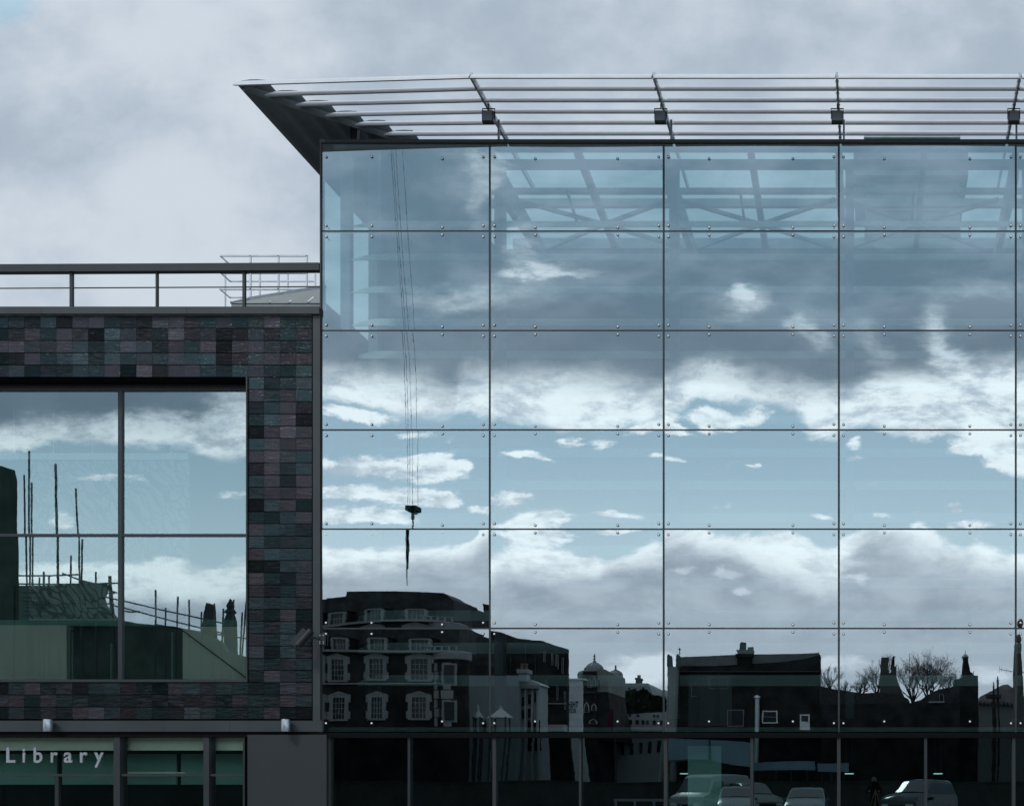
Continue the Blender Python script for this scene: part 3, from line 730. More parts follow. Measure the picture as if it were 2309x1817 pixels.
for y, s_ in ((1068,"the library"),(1083,"collection"),(1110,"of from"),(1136,"and lent")):
    text(s_, .07, (wx(80,B-.03), B-.03, wz(y,B-.03)), 'printed_text', M_INK, bn, ext=.001)

# Library lettering
M_LET = mat('letter_grey', (.34,.37,.40), .5)
lt = thing('shop_lettering', P(130, 1717, .1), 'pale grey raised letters spelling Library across the lower window', 'lettering')
def lbl(ch, x0, x1, base):
    c = bpy.data.curves.new('t', 'FONT'); c.body = ch; c.size = 1; c.extrude = .012; c.offset = .016
    o = bpy.data.objects.new('t', c); COL.objects.link(o); dg = bpy.context.evaluated_depsgraph_get(); dg.update()
    me = bpy.data.meshes.new_from_object(o.evaluated_get(dg)); bpy.data.objects.remove(o)
    xs = [v.co.x for v in me.vertices]; cap = .70
    a, b = wx(x0,.1), wx(x1,.1); sz = (wz(base-33.2,.1)-wz(base,.1))/cap; sx = (b-a)/(max(xs)-min(xs))
    mn = min(xs)
    for v in me.vertices:
        x, y, z = v.co; v.co = (a+(x-mn)*sx, .1-z, wz(base,.1)+y*sz)
    off = org(lt)
    for v in me.vertices: v.co -= off
    me.materials.clear(); me.materials.append(M_LET); me.name = 'letter'
    ob = bpy.data.objects.new('letter', me); COL.objects.link(ob); ob.parent = lt
for ch, x0, x1 in (('L',15,35.3),('i',51.5,57),('b',76.5,96),('r',115,130.5),('a',144.5,163.5),('r',181,197.5),('y',213,234)):
    lbl(ch, x0, x1, 1717.8)

# wall lamps and camera
for (x, lb) in ((109, 'cylindrical steel wall lamp on the fascia above the lettering'), (645, 'cylindrical steel wall lamp on the fascia above the grey corner panel')):
    q = P(x, 1635, -.16)
    t = thing('wall_lamp', (q[0], -.04, q[2]), lb, 'wall lamp', 'steel wall lamps on the fascia')
    s = S(-.16); r = 9.4/s
    MB().lathe([(r*.96,-.125),(r,-.115),(r,.118),(r*.97,.124)], (q[0], -.04-r-.05, q[2]), 28).build('shade', mat('lamp_steel', (.50,.54,.58), .3, .75, .05), t, smooth=True)
    MB().lathe([(r*.7,-.128),(r*.7,-.1255)], (q[0], -.04-r-.05, q[2]), 16).build('lens', M_SEAL, t)
    MB().box(q[0]-.03, q[0]+.03, -.12, -.0405, q[2]-.04, q[2]+.04).build('bracket', M_FRAMED, t)
q = P(690, 1437, -.35)
cc = thing('security_camera', P(719, 1440, -.05), 'black cylinder security camera tilted down beside the tiles', 'security camera')
a = Vector(P(671, 1455, -.38)); b = Vector(P(702, 1421, -.30)); d = (b-a).normalized()
MB().tube([a, a+d*.02, a+d*.03, b-d*.02, b], .074, 20).build('housing', mat('camera_black', (.02,.022,.024), .22, .1), cc, smooth=True)
m = MB(); up = Vector((d.z, 0, -d.x)); 
if up.z < 0: up = -up
MB().bar(a-d*.05+up*.092, b-d*.06+up*.092, .15, .012, up=(0,1,0)).build('sun_shield', mat('camera_black', (.02,.022,.024)), cc)
MB().lathe([(.03,0),(.03,.02)], tuple(a-d*.0), 12).build('lens', M_BLACK, cc)
e = Vector(P(712, 1438, -.2))
MB().tube([b-d*.12-up*.04, e, e+Vector((.03,.10,0))], .022, 10).build('arm', M_FRAMED, cc)
m = MB(); m.box(e.x-.0, e.x+.13, -.075, -.041, e.z-.13, e.z+.10); m.build('wall_plate', M_FRAMED, cc)
m = MB()
for zz in (-.1, -.06, .07):
    for xx in (.03, .1): m.lathe([(.009,-.004),(.008,-.012)], (e.x+xx, -.075, e.z+zz), 8, 'y')
m.build('fixing', M_CHROME, cc)

# roof railing
RYd = .35
rl = thing('roof_railing', P(350, 695, RYd), 'dark metal railing with a thick handrail along the tiled roof edge', 'railing')
m = MB(); a = P(-330, 609.5, RYd); b = P(723, 604, RYd)
m.bar(a, b, .16, .155); m.build('handrail', M_FRAMED, rl)
a = P(-330, 652, RYd); b = P(723, 646.5, RYd)
MB().tube([a, b], .014, 8).build('middle_rail', M_FRAMED, rl)
for x, wd in ((-250,.06),(-40,.06),(162,.062),(354.6,.04),(551,.055)):
    p = P(x, 700, RYd)
    MB().box(p[0]-wd/2, p[0]+wd/2, RYd-.03, RYd+.03, p[2]-.1, wz(612, RYd)).build('post', M_FRAMED, rl)
# galvanised access frame further back
FY = 6.0
af = thing('access_frame', P(600, 690, FY), 'thin galvanised steel access frame standing on the roof behind the railing', 'steel frame')
m = MB()
def fb_(x0, y0, x1, y1, w_=.038, Y0=FY, Y1=None):
    Y1 = Y0 if Y1 is None else Y1
    m.bar(P(x0, y0, Y0), P(x1, y1, Y1), w_, w_, up=(0,1,0))
for y in (577, 616, 652.5): fb_(497, y, 694, y)
for y in (634.5, 671): fb_(518, y, 711, y, .032, FY+1.5)
for (a_, b_) in (((497,578),(518,596)),((497,615),(518,634)),((496,652.5),(518,671))): fb_(*a_, *b_, .034, FY, FY+1.5)
m.build('rail', M_GALV, af)
for x in (565, 628, 692): m = MB(); fb_(x, 577, x, 700); m.build('upright', M_GALV, af)
for x in (508, 586, 649, 711): m = MB(); fb_(x, 590 if x < 520 else 618, x, 700, .034, FY+1.5); m.build('upright', M_GALV, af)
# low metal roof behind the railing
LR = 3.0
rf = thing('metal_roof', P(640, 694, LR), 'low sloping metal roof with standing seams behind the railing', 'roof')
MB().box(wx(521.6,LR), wx(735,LR), LR, LR+4, wz(702,LR), wz(684,LR)).build('fascia', mat('roof_fascia', (.20,.23,.24), .5, .3), rf)
m = MB()
p0, p1, p2, p3 = P(521.6,683.5,LR), P(735,683.5,LR), P(735,649,LR+2.2), P(560,677,LR+1.0)
base = [(p[0], p[1], wz(684,LR)-.02) for p in (p0, p1, p2, p3)]
m.add([p0, p1, p2, p3]+base, [(0,1,2,3),(7,6,5,4),(0,4,5,1),(1,5,6,2),(2,6,7,3),(3,7,4,0)]); m.build('roof_sheet', mat('roof_sheet', (.15,.18,.18), .5, .3), rf)
m = MB(); m.bar(Vector(p0)+Vector((0,0,.01)), Vector(p3)+Vector((0,0,.03)), .05, .06).bar(Vector(p3)+Vector((0,0,.03)), Vector(p2)+Vector((0,0,.03)), .06, .07)
for (xa, xb, ya) in ((608,622,672.5),(652,676,665.5),(694,722,659)):
    m.bar(P(xa, 683.2, LR+.02), P(xb, ya, LR+1.9), .035, .05)
m.build('standing_seam', M_GALV, rf)

# ================================================================== the street behind the photographer, seen in the glass
def rx(x, d): return (x-PX)/SR(d)
def rz(y, d): return EYE+(PY-y)/SR(d)
class Bld:
    # a building whose street front stands d metres from the glass, looking at it; x, y are mirrored photograph positions
    def __init__(s, name, label, x0, x1, ytop, d, depth, mt, cat='building', group=None, wall='wall', low=0.0):
        s.d = d; s.X0, s.X1 = rx(x0, d), rx(x1, d); s.Z = rz(ytop, d); s.depth = depth
        s.o = thing(name, ((s.X0+s.X1)/2, -d, 0), label, cat, group)
        MB().box(s.X0, s.X1, -d-depth, -d, low, s.Z).build(wall, mt, s.o)
    def box(s, name, x0, x1, y0, y1, mt, out=.06, back=0.0, parent=None, dd=0.0):
        d = s.d
        return MB().box(rx(x0,d), rx(x1,d), -d+out+dd, -d+back+dd+.001, rz(y1,d), rz(y0,d)).build(name, mt, parent or s.o)
    def roof(s, name, pts, mt, out=.0, depth=None, dd=0.0):
        d = s.d; de = d-dd; return MB().prism([(rx(x,de), rz(y,de)) for x, y in pts], -d+out+dd, -d+dd-(depth or s.depth)).build(name, mt, s.o)
    def window(s, x0, x1, y0, y1, style='quoin', bars=(3,4), fr=5.0, mt=None):
        d = s.d; X0, X1, Z0, Z1 = rx(x0,d), rx(x1,d), rz(y1,d), rz(y0,d); m = MB(); f = fr/SR(d)
        if style == 'quoin':
            m.box(X0-f, X0, -d, -d+.10, Z0-f*.5, Z1+f).box(X1, X1+f, -d, -d+.10, Z0-f*.5, Z1+f).box(X0, X1, -d, -d+.10, Z1, Z1+f).box(X0, X1, -d, -d+.14, Z0-f*.5, Z0)
            n = max(3, int((Z1-Z0)/.42)); h = (Z1-Z0+f)/n
            for k in range(n):
                if k % 2 == 0:
                    z = Z0+k*h
                    m.box(X0-f*1.55, X0-f, -d, -d+.09, z, z+h*.9).box(X1+f, X1+f*1.55, -d, -d+.09, z, z+h*.9)
            m.prism([(X0-f*.6, Z1+f), (X1+f*.6, Z1+f), ((X0+X1)/2, Z1+f*1.7)], -d, -d+.12)
        else:
            m.box(X0-f, X0, -d, -d+.07, Z0-f, Z1+f).box(X1, X1+f, -d, -d+.07, Z0-f, Z1+f).box(X0, X1, -d, -d+.07, Z1, Z1+f).box(X0, X1, -d, -d+.07, Z0-f, Z0)
        o = m.build('window', mt or M_QUOIN, s.o)
        g_ = MB().box(X0, X1, -d+.001, -d+.02, Z0, Z1); g_.build('pane', M_WPANE, o)
        nb, nh = bars
        if nb or nh:
            m = MB(); t = .035
            for k in range(1, nb): x = X0+(X1-X0)*k/nb; m.box(x-t/2, x+t/2, -d+.021, -d+.045, Z0, Z1)
            for k in range(1, nh): z = Z0+(Z1-Z0)*k/nh; m.box(X0, X1, -d+.0215, -d+.05, z-t/2, z+t/2)
            m.build('glazing_bar', M_GBAR, o)
        return o
    def chimney(s, x0, x1, ytop, ybot, mt=None, back=.8, pots=3, dep=.9):
        d = s.d; de = d+back; X0, X1, Z1, Z0 = rx(x0,de), rx(x1,de), rz(ytop,de), rz(ybot,de); t = .10
        o = MB().box(X0, X1, -d-back-dep, -d-back, Z0, Z1-.25).box(X0-t, X1+t, -d-back-dep-t, -d-back+t, Z1-.25, Z1).build('chimney', mt or M_BRICKD, s.o)
        m = MB()
        for k in range(pots):
            x = X0+(X1-X0)*(k+.5)/pots; m.lathe([(.13,0),(.10,.30),(.13,.34),(.12,.42)], (x, -d-back-dep/2, Z1), 10)
        if pots: m.build('chimney_pot', mat('terracotta', (.14,.09,.07), .8), o)
        return o

# A corner building with white quoins
d = 46
A_ = Bld('quoined_corner_building', 'dark brick corner building with white quoined windows and a bowed corner', 610, 1008, 1466, d, 3, M_BRICKD)
A_.roof('mansard_roof', [(735,1465.8),(735,1402),(780,1400),(783,1388),(905,1390),(1012,1394),(1036,1410),(1038,1465.8)], M_SLATE, depth=3, dd=-1.2)
A_.roof('mansard_roof', [(600,1465.8),(615,1412),(734,1404),(734,1465.8)], M_SLATE, depth=3, dd=-1.0)
m = MB(); m.box(rx(604,d), rx(1010,d), -d, -d+.30, rz(1469,d), rz(1464,d)).box(rx(604,d), rx(1006,d), -d, -d+.15, rz(1543,d), rz(1539.5,d)); m.build('cornice', M_QUOIN, A_.o)
for (x0, x1, ya) in ((624,656,1438),(690,722,1438),(750,778,1439),(834,866,1437),(928,966,1439)):
    o = MB().box(rx(x0-9,d), rx(x1+9,d), -d-3, -d-.15, rz(1464,d), rz(ya-4,d)).prism([(rx(x0-13,d), rz(ya-4,d)), (rx(x1+13,d), rz(ya-4,d)), (rx((x0+x1)/2,d), rz(ya-13,d))], -d-3, -d-.05).build('dormer', M_BRICKD, A_.o)
    MB().box(rx(x0-5,d), rx(x0,d), -d-.149, -d+.02, rz(1464,d), rz(ya-3,d)).box(rx(x1,d), rx(x1+5,d), -d-.149, -d+.02, rz(1464,d), rz(ya-3,d)).box(rx(x0,d), rx(x1,d), -d-.149, -d+.02, rz(ya,d), rz(ya-3.5,d)).box(rx(x0-7,d), rx(x0-5,d), -d-.149, -d, rz(1456,d), rz(1449,d)).box(rx(x1+5,d), rx(x1+7,d), -d-.149, -d, rz(1456,d), rz(1449,d)).box(rx(x0-7,d), rx(x0-5,d), -d-.149, -d, rz(1445,d), rz(ya-1,d)).box(rx(x1+5,d), rx(x1+7,d), -d-.149, -d, rz(1445,d), rz(ya-1,d)).build('surround', M_QUOIN, o)
    m = MB().box(rx(x0,d), rx(x1,d), -d-.149, -d-.12, rz(1464,d), rz(ya,d)); m.build('pane', M_WPANE, o)
    m = MB()
    for k in range(1, 4): x = rx(x0+(x1-x0)*k/4, d); m.box(x-.018, x+.018, -d-.119, -d-.09, rz(1464,d), rz(ya,d))
    z = rz(1451,d); m.box(rx(x0,d), rx(x1,d), -d-.1195, -d-.085, z-.02, z+.02); m.build('glazing_bar', M_GBAR, o)
for (x0, x1, y0, y1) in ((622,656,1484,1534),(688,722,1484,1534),(746,774,1486,1533),(833,863,1484,1530),(928,966,1484,1532),(838,862,1573,1622),(930,962,1573,1622),(750,776,1573,1622),(688,722,1573,1622)):
    A_.window(x0, x1, y0, y1, fr=8.5, bars=(4,4))
# long chimney stack and roof slab behind the corner
A_.chimney(996, 1012, 1420, 1465, back=1.4)
q = Vector(R(1052, 1500, d)); hgt = rz(1467, d)
bw = MB(); n = 20; rr = 1.05; cx, cy = rx(1006,d), -d-.9
bw.lathe([(rr,0),(rr,rz(1466,d))], (cx, cy, 0), 28).build('corner_bow', M_BRICKD, A_.o, smooth=True)
bw = MB().lathe([(rr+.02,0),(rr+.14,.05),(rr+.14,.5),(rr+.02,.55)], (cx, cy, rz(1486,d)), 28); bw.build('bow_frieze', M_QUOIN, A_.o, smooth=True)
m = MB()
for ang in (-98, -52, -6):
    a = math.radians(ang+180)
    for k in range(18):
        z = 5.2+k*.55
        if z > rz(1490,d): break
        ww = .34 if k % 2 else .22
        c0 = Vector((cx+math.cos(a)*(rr+.02), cy+math.sin(a)*(rr+.02), z)); tn = Vector((-math.sin(a), math.cos(a), 0))
        m.bar(c0-tn*ww, c0+tn*ww, .12, .5)
m.build('quoin_strip', M_QUOIN, A_.o)
for zz in (1500, 1585):
    m = MB()
    a = math.radians(75+0); c0 = Vector((cx+math.cos(a)*(rr+.03), cy+math.sin(a)*(rr+.03), (rz(zz,d)+rz(zz+40,d))/2)); tn = Vector((-math.sin(a), math.cos(a), 0))
    o = MB().bar(c0-tn*.42, c0+tn*.42, .10, 1.3).build('window', M_QUOIN, A_.o)
    MB().bar(c0-tn*.28+Vector((0,.06,0)), c0+tn*.28+Vector((0,.06,0)), .06, 1.1).build('pane', M_WPANE, o)
m = MB()
for k in range(5): m.box(cx-1.1+k*.42, cx-1.0+k*.42, cy+.9, cy+1.0, rz(1466,d), rz(1455,d))
m.box(cx-1.15, cx+.8, cy+.88, cy+1.02, rz(1455,d), rz(1453.5,d)); m.build('corner_balustrade', M_QUOIN, A_.o)

Br = Bld('rear_dark_house', 'dark featureless house end filling the gap right of the bowed corner', 1022, 1103, 1500, 58, 3, M_BRICKD)
Br.roof('stepped_roof', [(1022,1500.1),(1022,1419),(1060,1419),(1061,1442),(1088,1433),(1103,1438),(1103,1500.1)], M_SLATE)
# pale rendered house and classical white front between the corner building and the tall block
d = 54
Bp = Bld('pale_rendered_house', 'pale rendered house with a blank wall between the corner building and the classical front', 1058, 1166, 1523, d, 3, mat('pale_render', (.20,.24,.255), .85, 0, .06, .3))
Bp.chimney(1168, 1186, 1508, 1535, M_STUCCO, back=.2, pots=2)
Bp.box('doorway', 1085, 1098, 1625, 1660, M_BLACK, out=.05)
for (x_, lb) in ((1079, 'small pitched-roof lantern kiosk beside the pale house, nearest the corner building'), (1128, 'wider pitched-roof lantern kiosk in front of the pale house')):
    dk = 48; q = R(x_, 1600, dk); w_ = .28 if x_ == 1079 else .62
    k_ = thing('lantern_kiosk', (q[0], -dk, 0), lb, 'kiosk', 'lantern kiosks by the pale house')
    zt = rz(1598, dk)
    MB().lathe([(w_*1.25,-.55),(w_*1.1,-.45),(w_*.55,-.2),(.1,.0),(.03,.25)], (q[0],-dk,zt), 4).build('roof', M_STUCCO, k_)
    m = MB()
    for sx in (-1, 1):
        for sy in (-1, 1): m.box(q[0]+sx*w_*.7-.05, q[0]+sx*w_*.7+.05, -dk+sy*w_*.7-.05, -dk+sy*w_*.7+.05, 0, zt-.5)
    m.build('post', M_FRAMED, k_)
d = 55
Bc = Bld('classical_white_front', 'white classical stone front with pilasters, cornice and pediments leaning over the street', 1168, 1216, 1545, d, 2, M_STUCCO)
Bc.roof('pediment', [(1164,1545),(1220,1545),(1216,1540),(1192,1531),(1168,1538)], M_STUCCO, out=.25, depth=2)
m = MB()
for x in (1170, 1184, 1199, 1211): m.box(rx(x,d), rx(x+4,d), -d, -d+.22, 0, rz(1550,d))
m.build('pilaster', M_STUCCO, Bc.o)
Bc.box('entablature', 1166, 1218, 1546, 1553, M_QUOIN, out=.4)
for (x0, x1, y0, y1) in ((1176,1183,1572,1592),(1190,1197,1566,1588),(1204,1210,1562,1584),(1176,1183,1600,1622),(1190,1197,1598,1620)): Bc.window(x0, x1, y0, y1, 'plain', (0,0), 1.5)
Bc.box('doorway', 1190, 1218, 1625, 1700, M_BLACK, out=.05)
# tall block receding beside the sign
d = 64
Bt = Bld('tall_dark_block', 'tall dark block with a sloping parapet and pale slit windows beside the theatre sign', 1106, 1279, 1461, d, .5, M_BRICKD)
Bt.roof('sloping_parapet', [(1106,1461),(1106,1421),(1128,1424),(1165,1437),(1200,1441),(1222,1442),(1250,1452),(1279,1460.5)], M_SLATE)
for k, (x, y0, y1) in enumerate(((1226,1466,1490),(1244,1472,1497),(1253,1474,1500),(1257,1476,1506),(1268,1482,1518),(1230,1532,1555),(1256,1546,1578),(1273,1560,1600))):
    Bt.window(x, x+2.2, y0, y1, 'plain', (0,0), .9)
Bt.box('string_course', 1225, 1278, 1586, 1588, M_STUCCO, out=.1)
for x in (1150, 1184, 1206): Bt.box('downpipe', x, x+1.6, 1450, 1640, M_FRAME, out=.15)
Bt.box('canopy_front', 1226, 1280, 1637, 1652, M_STUCCO, out=1.2)

# theatre sign panel
d = 80
ts = thing('theatre_sign', (rx(1296,d), -d, 0), 'tall pale vertical panel reading THEATRE ROYAL beside the tall dark block', 'sign')
MB().box(rx(1262,d), rx(1312,d), -d-.5, -d, 0, rz(1533,d)).box(rx(1256,d), rx(1320,d), -d-.6, -d+.1, rz(1533,d), rz(1529,d)).build('panel', mat('sign_panel', (.42,.44,.46), .7), ts)
h1 = 13/SR(d)/.7
text('THEATRE', h1, (rx(1304.5,d), -d+.012, rz(1595,d)), 'lettering', M_INK, ts, rotz=PI, ext=.01, bold=.02, sx=.55)
text('ROYAL', h1*.82, (rx(1299,d), -d+.012, rz(1608.5,d)), 'lettering', M_INK, ts, rotz=PI, ext=.01, bold=.02, sx=.55)

# domed pavilion building
d = 88
Bd = Bld('domed_gothic_building', 'dark building with two pale ribbed onion domes and pointed arch windows beside the theatre sign', 1313, 1346, 1512, d, 9, M_BRICKD)
Bd.roof('rear_wing', [(1346,1560),(1346,1510),(1357,1506),(1364,1508),(1371,1512),(1371,1560)], mat('pale_brick', (.16,.17,.16), .85, 0, .2, .6), depth=8, dd=-.2)
Bd.roof('rear_wing', [(1346,1660),(1346,1560.2),(1371,1560.2),(1376,1600),(1388,1640),(1388,1660)], M_BRICKD, depth=8, dd=-.25)
def dome(x, yb, yt, w_, yf, dd, label_part='dome'):
    s = SR(d); cx, cz = rx(x,d), rz(yb,d); R_ = w_/2/s; H = (yb-yt)/s; Hf = (yt-yf)/s
    m = MB(); prof = [(R_*.97,-.3),(R_*1.04,0),(R_*1.02,.1*H),(R_,.3*H),(R_*.93,.5*H),(R_*.74,.72*H),(R_*.42,.9*H),(R_*.16,1.0*H),(R_*.07,1.0*H+.25*Hf)]
    n = 24; o = len(m.v)
    m.lathe(prof, (cx, -d-2.5-dd, cz), n)
    ob = m.build('dome', M_LEAD, Bd.o, smooth=True)
    m = MB()
    for k in range(12):
        a = 2*PI*k/12
        m.tube([(cx+math.cos(a)*r*1.01, -d-2.5-dd+math.sin(a)*r*1.01, cz+h) for r, h in prof[:-1]], .05, 5)
    m.build('dome_rib', M_LEAD, ob)
    MB().lathe([(R_*.16,H+.05*Hf),(R_*.22,H+.12*Hf),(.05,H+.3*Hf),(.16,H+.42*Hf),(.05,H+.52*Hf),(.12,H+.7*Hf),(.02,H+Hf)], (cx, -d-2.5-dd, cz), 8).build('finial', M_LEAD, ob, smooth=True)
    MB().lathe([(R_*.97,-5.5),(R_*.97,-.3)], (cx, -d-2.5-dd, cz), 12).build('drum', mat('pale_brick', (.16,.17,.16), .85, 0, .2, .6), ob)
dome(1312.5, 1503, 1480, 42, 1458, 2.5); dome(1345, 1508, 1490, 34, 1477, 6)
dome(1312, 1517, 1508, 32, 1500, -1.2); dome(1337, 1522, 1516, 16, 1510, -1.2)
def arch(x, y0, y1, w_):
    s = SR(d); cx = rx(x,d); z0, z1 = rz(y1,d), rz(y0,d); h = w_/2/s
    out_ = [(-h*1.35,0),(h*1.35,0),(h*1.35,(z1-z0)*.6),(h*.8,(z1-z0)*.85),(0,(z1-z0)*1.1),(-h*.8,(z1-z0)*.85),(-h*1.35,(z1-z0)*.6)]
    in_ = [(a*.68, b*.86+.03) for a, b in out_]
    o = MB().prism([(cx+a, z0+b) for a, b in out_], -d, -d+.08).build('arched_window', mat('pale_stone', (.30,.31,.30), .8), Bd.o)
    MB().prism([(cx+a, z0+b) for a, b in in_], -d+.081, -d+.11).build('pane', M_WPANE, o)
arch(1323, 1585, 1608, 9); arch(1340, 1588, 1604, 9); arch(1338, 1624, 1634, 13)
arch(1329, 1530, 1550, 7); arch(1341, 1526, 1549, 7); arch(1352, 1530, 1549, 6)
MB().box(rx(1314,d), rx(1345,d), -d, -d+.15, rz(1563,d), rz(1559,d)).build('string_course', M_SLATE, Bd.o)
d = 70
MB_ = thing('street_banner', (rx(1377,d), -d, 0), 'dark maroon vertical banner sprinkled with pale dots by the white terrace', 'banner')
MB().box(rx(1371,d), rx(1384,d), -d-.05, -d, rz(1640,d), rz(1600,d)).build('cloth', mat('maroon_cloth', (.06,.012,.028), .8, 0, .5, 8), MB_)
MB().tube([(rx(1385,d), -d, 0), (rx(1385,d), -d, rz(1596,d))], .06, 8).build('pole', M_FRAMED, MB_)

# mansard house far away with its single chimney, and the dark wood under it
d = 120
Bm = Bld('distant_mansard_house', 'distant pale mansard roofed house with one central chimney under the white glow', 1386, 1473, 1565, d, 16, mat('far_wall', (.10,.11,.11), .9))
Bm.roof('mansard_roof', [(1384,1565),(1388,1552),(1392,1542),(1412,1539.5),(1462,1540),(1468,1548),(1473,1565)], mat('pale_slate', (.22,.25,.26), .7, 0, .15, .3), depth=12)
Bm.chimney(1435, 1443, 1527, 1541, back=2, pots=2, dep=2)
for x in (1402, 1418, 1450): Bm.window(x, x+5, 1549, 1558, 'plain', (0,0), .8)
def leafclump(name, label, cx, cy, cz, sx, sy, sz, n, seed, mt, cat='trees', kind=None, size=.5):
    r = random.Random(seed); m = MB(); lobes = [(r.uniform(-.7,.7), r.uniform(-.6,.6), r.uniform(-.5,.6), r.uniform(.3,.55)) for _ in range(14)]
    for _ in range(n):
        lx, ly, lz, lr = r.choice(lobes)
        v = Vector((r.gauss(0,1), r.gauss(0,1), r.gauss(0,1))).normalized()*lr*r.uniform(.6,1.05)
        p = Vector((cx+(lx+v.x)*sx, cy+(ly+v.y)*sy, cz+(lz+v.z)*sz))
        a = Vector((r.uniform(-1,1), r.uniform(-1,1), r.uniform(-1,1))).normalized()*size; b = a.orthogonal().normalized()*size*.7
        m.add([p-a, p+b, p+a, p-b], [(0,1,2,3)])
    return m
M_LEAF = mat('dark_foliage', (.030,.042,.030), .8, 0, .4, .8)
for k, (x, y, w_, h_, dd, lb) in enumerate(((1405,1585,26,24,104,'dark round evergreen clump beneath the left end of the mansard house'),(1440,1585,30,28,106,'dark evergreen clump below the mansard house chimney'),(1474,1592,24,22,108,'dark evergreen clump right of the mansard house'))):
    s = SR(dd); X_, Z_ = rx(x,dd), rz(y,dd)
    t = thing('evergreen_tree', (X_, -dd, 0), lb, 'tree', 'evergreens below the mansard house')
    m = leafclump('', '', X_, -dd, Z_, w_/s, w_/s, h_/s, 1500, 20+k, None, size=.35)
    m.build('crown', M_LEAF, t, normals=False)
    MB().tube([(X_, -dd, 0), (X_, -dd, Z_)], .35, 8, r1=.15).build('trunk', M_BARK, t)
# low white terrace with square windows
d = 96
Bw = Bld('low_white_terrace', 'low white terrace with a row of square dark windows below the mansard house', 1384, 1500, 1612, d, 8, M_STUCCO)
Bw.roof('sloping_parapet', [(1384,1612.1),(1384,1614),(1384,1611.8),(1420,1612),(1460,1607),(1500,1605),(1500,1612.1)], M_STUCCO)
for x in (1393, 1404, 1419, 1434, 1447, 1457, 1473, 1488): Bw.window(x, x+7, 1624, 1634, 'plain', (0,0), .3)
for x in (1419, 1437, 1474, 1482): Bw.window(x, x+5, 1611.5, 1616, 'plain', (0,0), .3)
for x in (1400, 1422, 1444, 1466, 1486): Bw.window(x, x+8, 1665, 1692, 'plain', (0,0), .3)
Bw.box('string_course', 1384, 1500, 1645, 1648, M_QUOIN, out=.2)

# big dark brick house with ridge crest and chimney
d = 62
Bb = Bld('dark_gabled_house', 'big dark house with a crested slate roof, broad chimney and small white windows', 1522, 1851, 1500, d, 3, M_BRICKD)
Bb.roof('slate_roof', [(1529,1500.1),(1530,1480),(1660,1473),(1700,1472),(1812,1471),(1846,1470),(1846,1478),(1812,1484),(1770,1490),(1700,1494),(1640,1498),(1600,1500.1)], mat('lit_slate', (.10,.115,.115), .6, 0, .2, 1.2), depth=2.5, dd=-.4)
Bb.roof('gable_wall', [(1700,1500.1),(1700,1495),(1770,1491),(1812,1485),(1851,1474),(1851,1500.1)], M_BRICKD, dd=-.01, depth=2)
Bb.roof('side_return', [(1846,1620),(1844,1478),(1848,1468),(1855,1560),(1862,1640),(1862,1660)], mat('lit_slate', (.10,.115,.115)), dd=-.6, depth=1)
m = MB()
for k in range(40):
    x = rx(1533+k*3.2, d); z = rz(1479.6-k*.165, d); m.box(x-.035, x+.035, -d-3, -d-2.9, z-.05, z+.16)
m.build('ridge_crest', M_SLATE, Bb.o)
c_ = Bb.chimney(1662, 1696, 1471, 1500, M_BRICKD, back=.2, pots=0, dep=1.4)
X0, X1, zc = rx(1659,d), rx(1697,d), rz(1471,d)
MB().prism([(rx(1662,d), zc), (rx(1659,d), rz(1460,d)), (rx(1697,d), rz(1460,d)), (rx(1696,d), zc)], -d-1.5, -d-.3).build('chimney_cap', mat('pale_brick', (.16,.17,.16)), c_)
MB().prism([(rx(1665,d), rz(1460,d)), (rx(1666,d), rz(1444,d)), (rx(1670,d), rz(1441,d)), (rx(1678.5,d), rz(1442,d)), (rx(1678.5,d), rz(1460,d))], -d-1.3, -d-.6).build('flue', M_BRICKD, c_)
MB().prism([(rx(1684,d), rz(1460,d)), (rx(1683,d), rz(1453,d)), (rx(1696,d), rz(1452,d)), (rx(1695,d), rz(1460,d))], -d-1.3, -d-.6).build('flue', mat('pale_brick', (.16,.17,.16)), c_)
Bb.window(1721, 1751, 1607, 1632, 'plain', (0,2), 2.2, M_WHITEP)
Bb.window(1641, 1676, 1604, 1640, 'plain', (0,0), 1.6)
dr = Bb.window(1807, 1824, 1615, 1629, 'plain', (0,0), 3, M_WHITEP)
MB().box(rx(1804,d), rx(1827,d), -d+.001, -d+.07, rz(1648,d), rz(1632.2,d)).build('lower_panel', M_WHITEP, dr)
m = MB().lathe([(.17,0),(.17,rz(1576,d)-3.2)], (rx(1708.5,d), -d+.4, 3.2), 14).lathe([(.27,0),(.2,.12),(.05,.2)], (rx(1708.5,d), -d+.4, rz(1575,d)), 14)
m.build('flue_pipe', M_GALV, Bb.o, smooth=True)
for x in (1571, 1617): Bb.box('downpipe', x, x+2, 1512, 1640, M_FRAME, out=.15)
Bb.box('rendered_bay', 1551, 1650, 1518, 1640, mat('dim_render', (.050,.062,.062), .85, 0, .1, .3), out=.05)
Bb.window(1558, 1572, 1540, 1570, 'plain', (2,2), 1.2); Bb.window(1598, 1640, 1526, 1552, 'plain', (3,2), 1.2)
Bb.box('gutter', 1525, 1850, 1512.5, 1514.5, M_FRAME, out=.3)
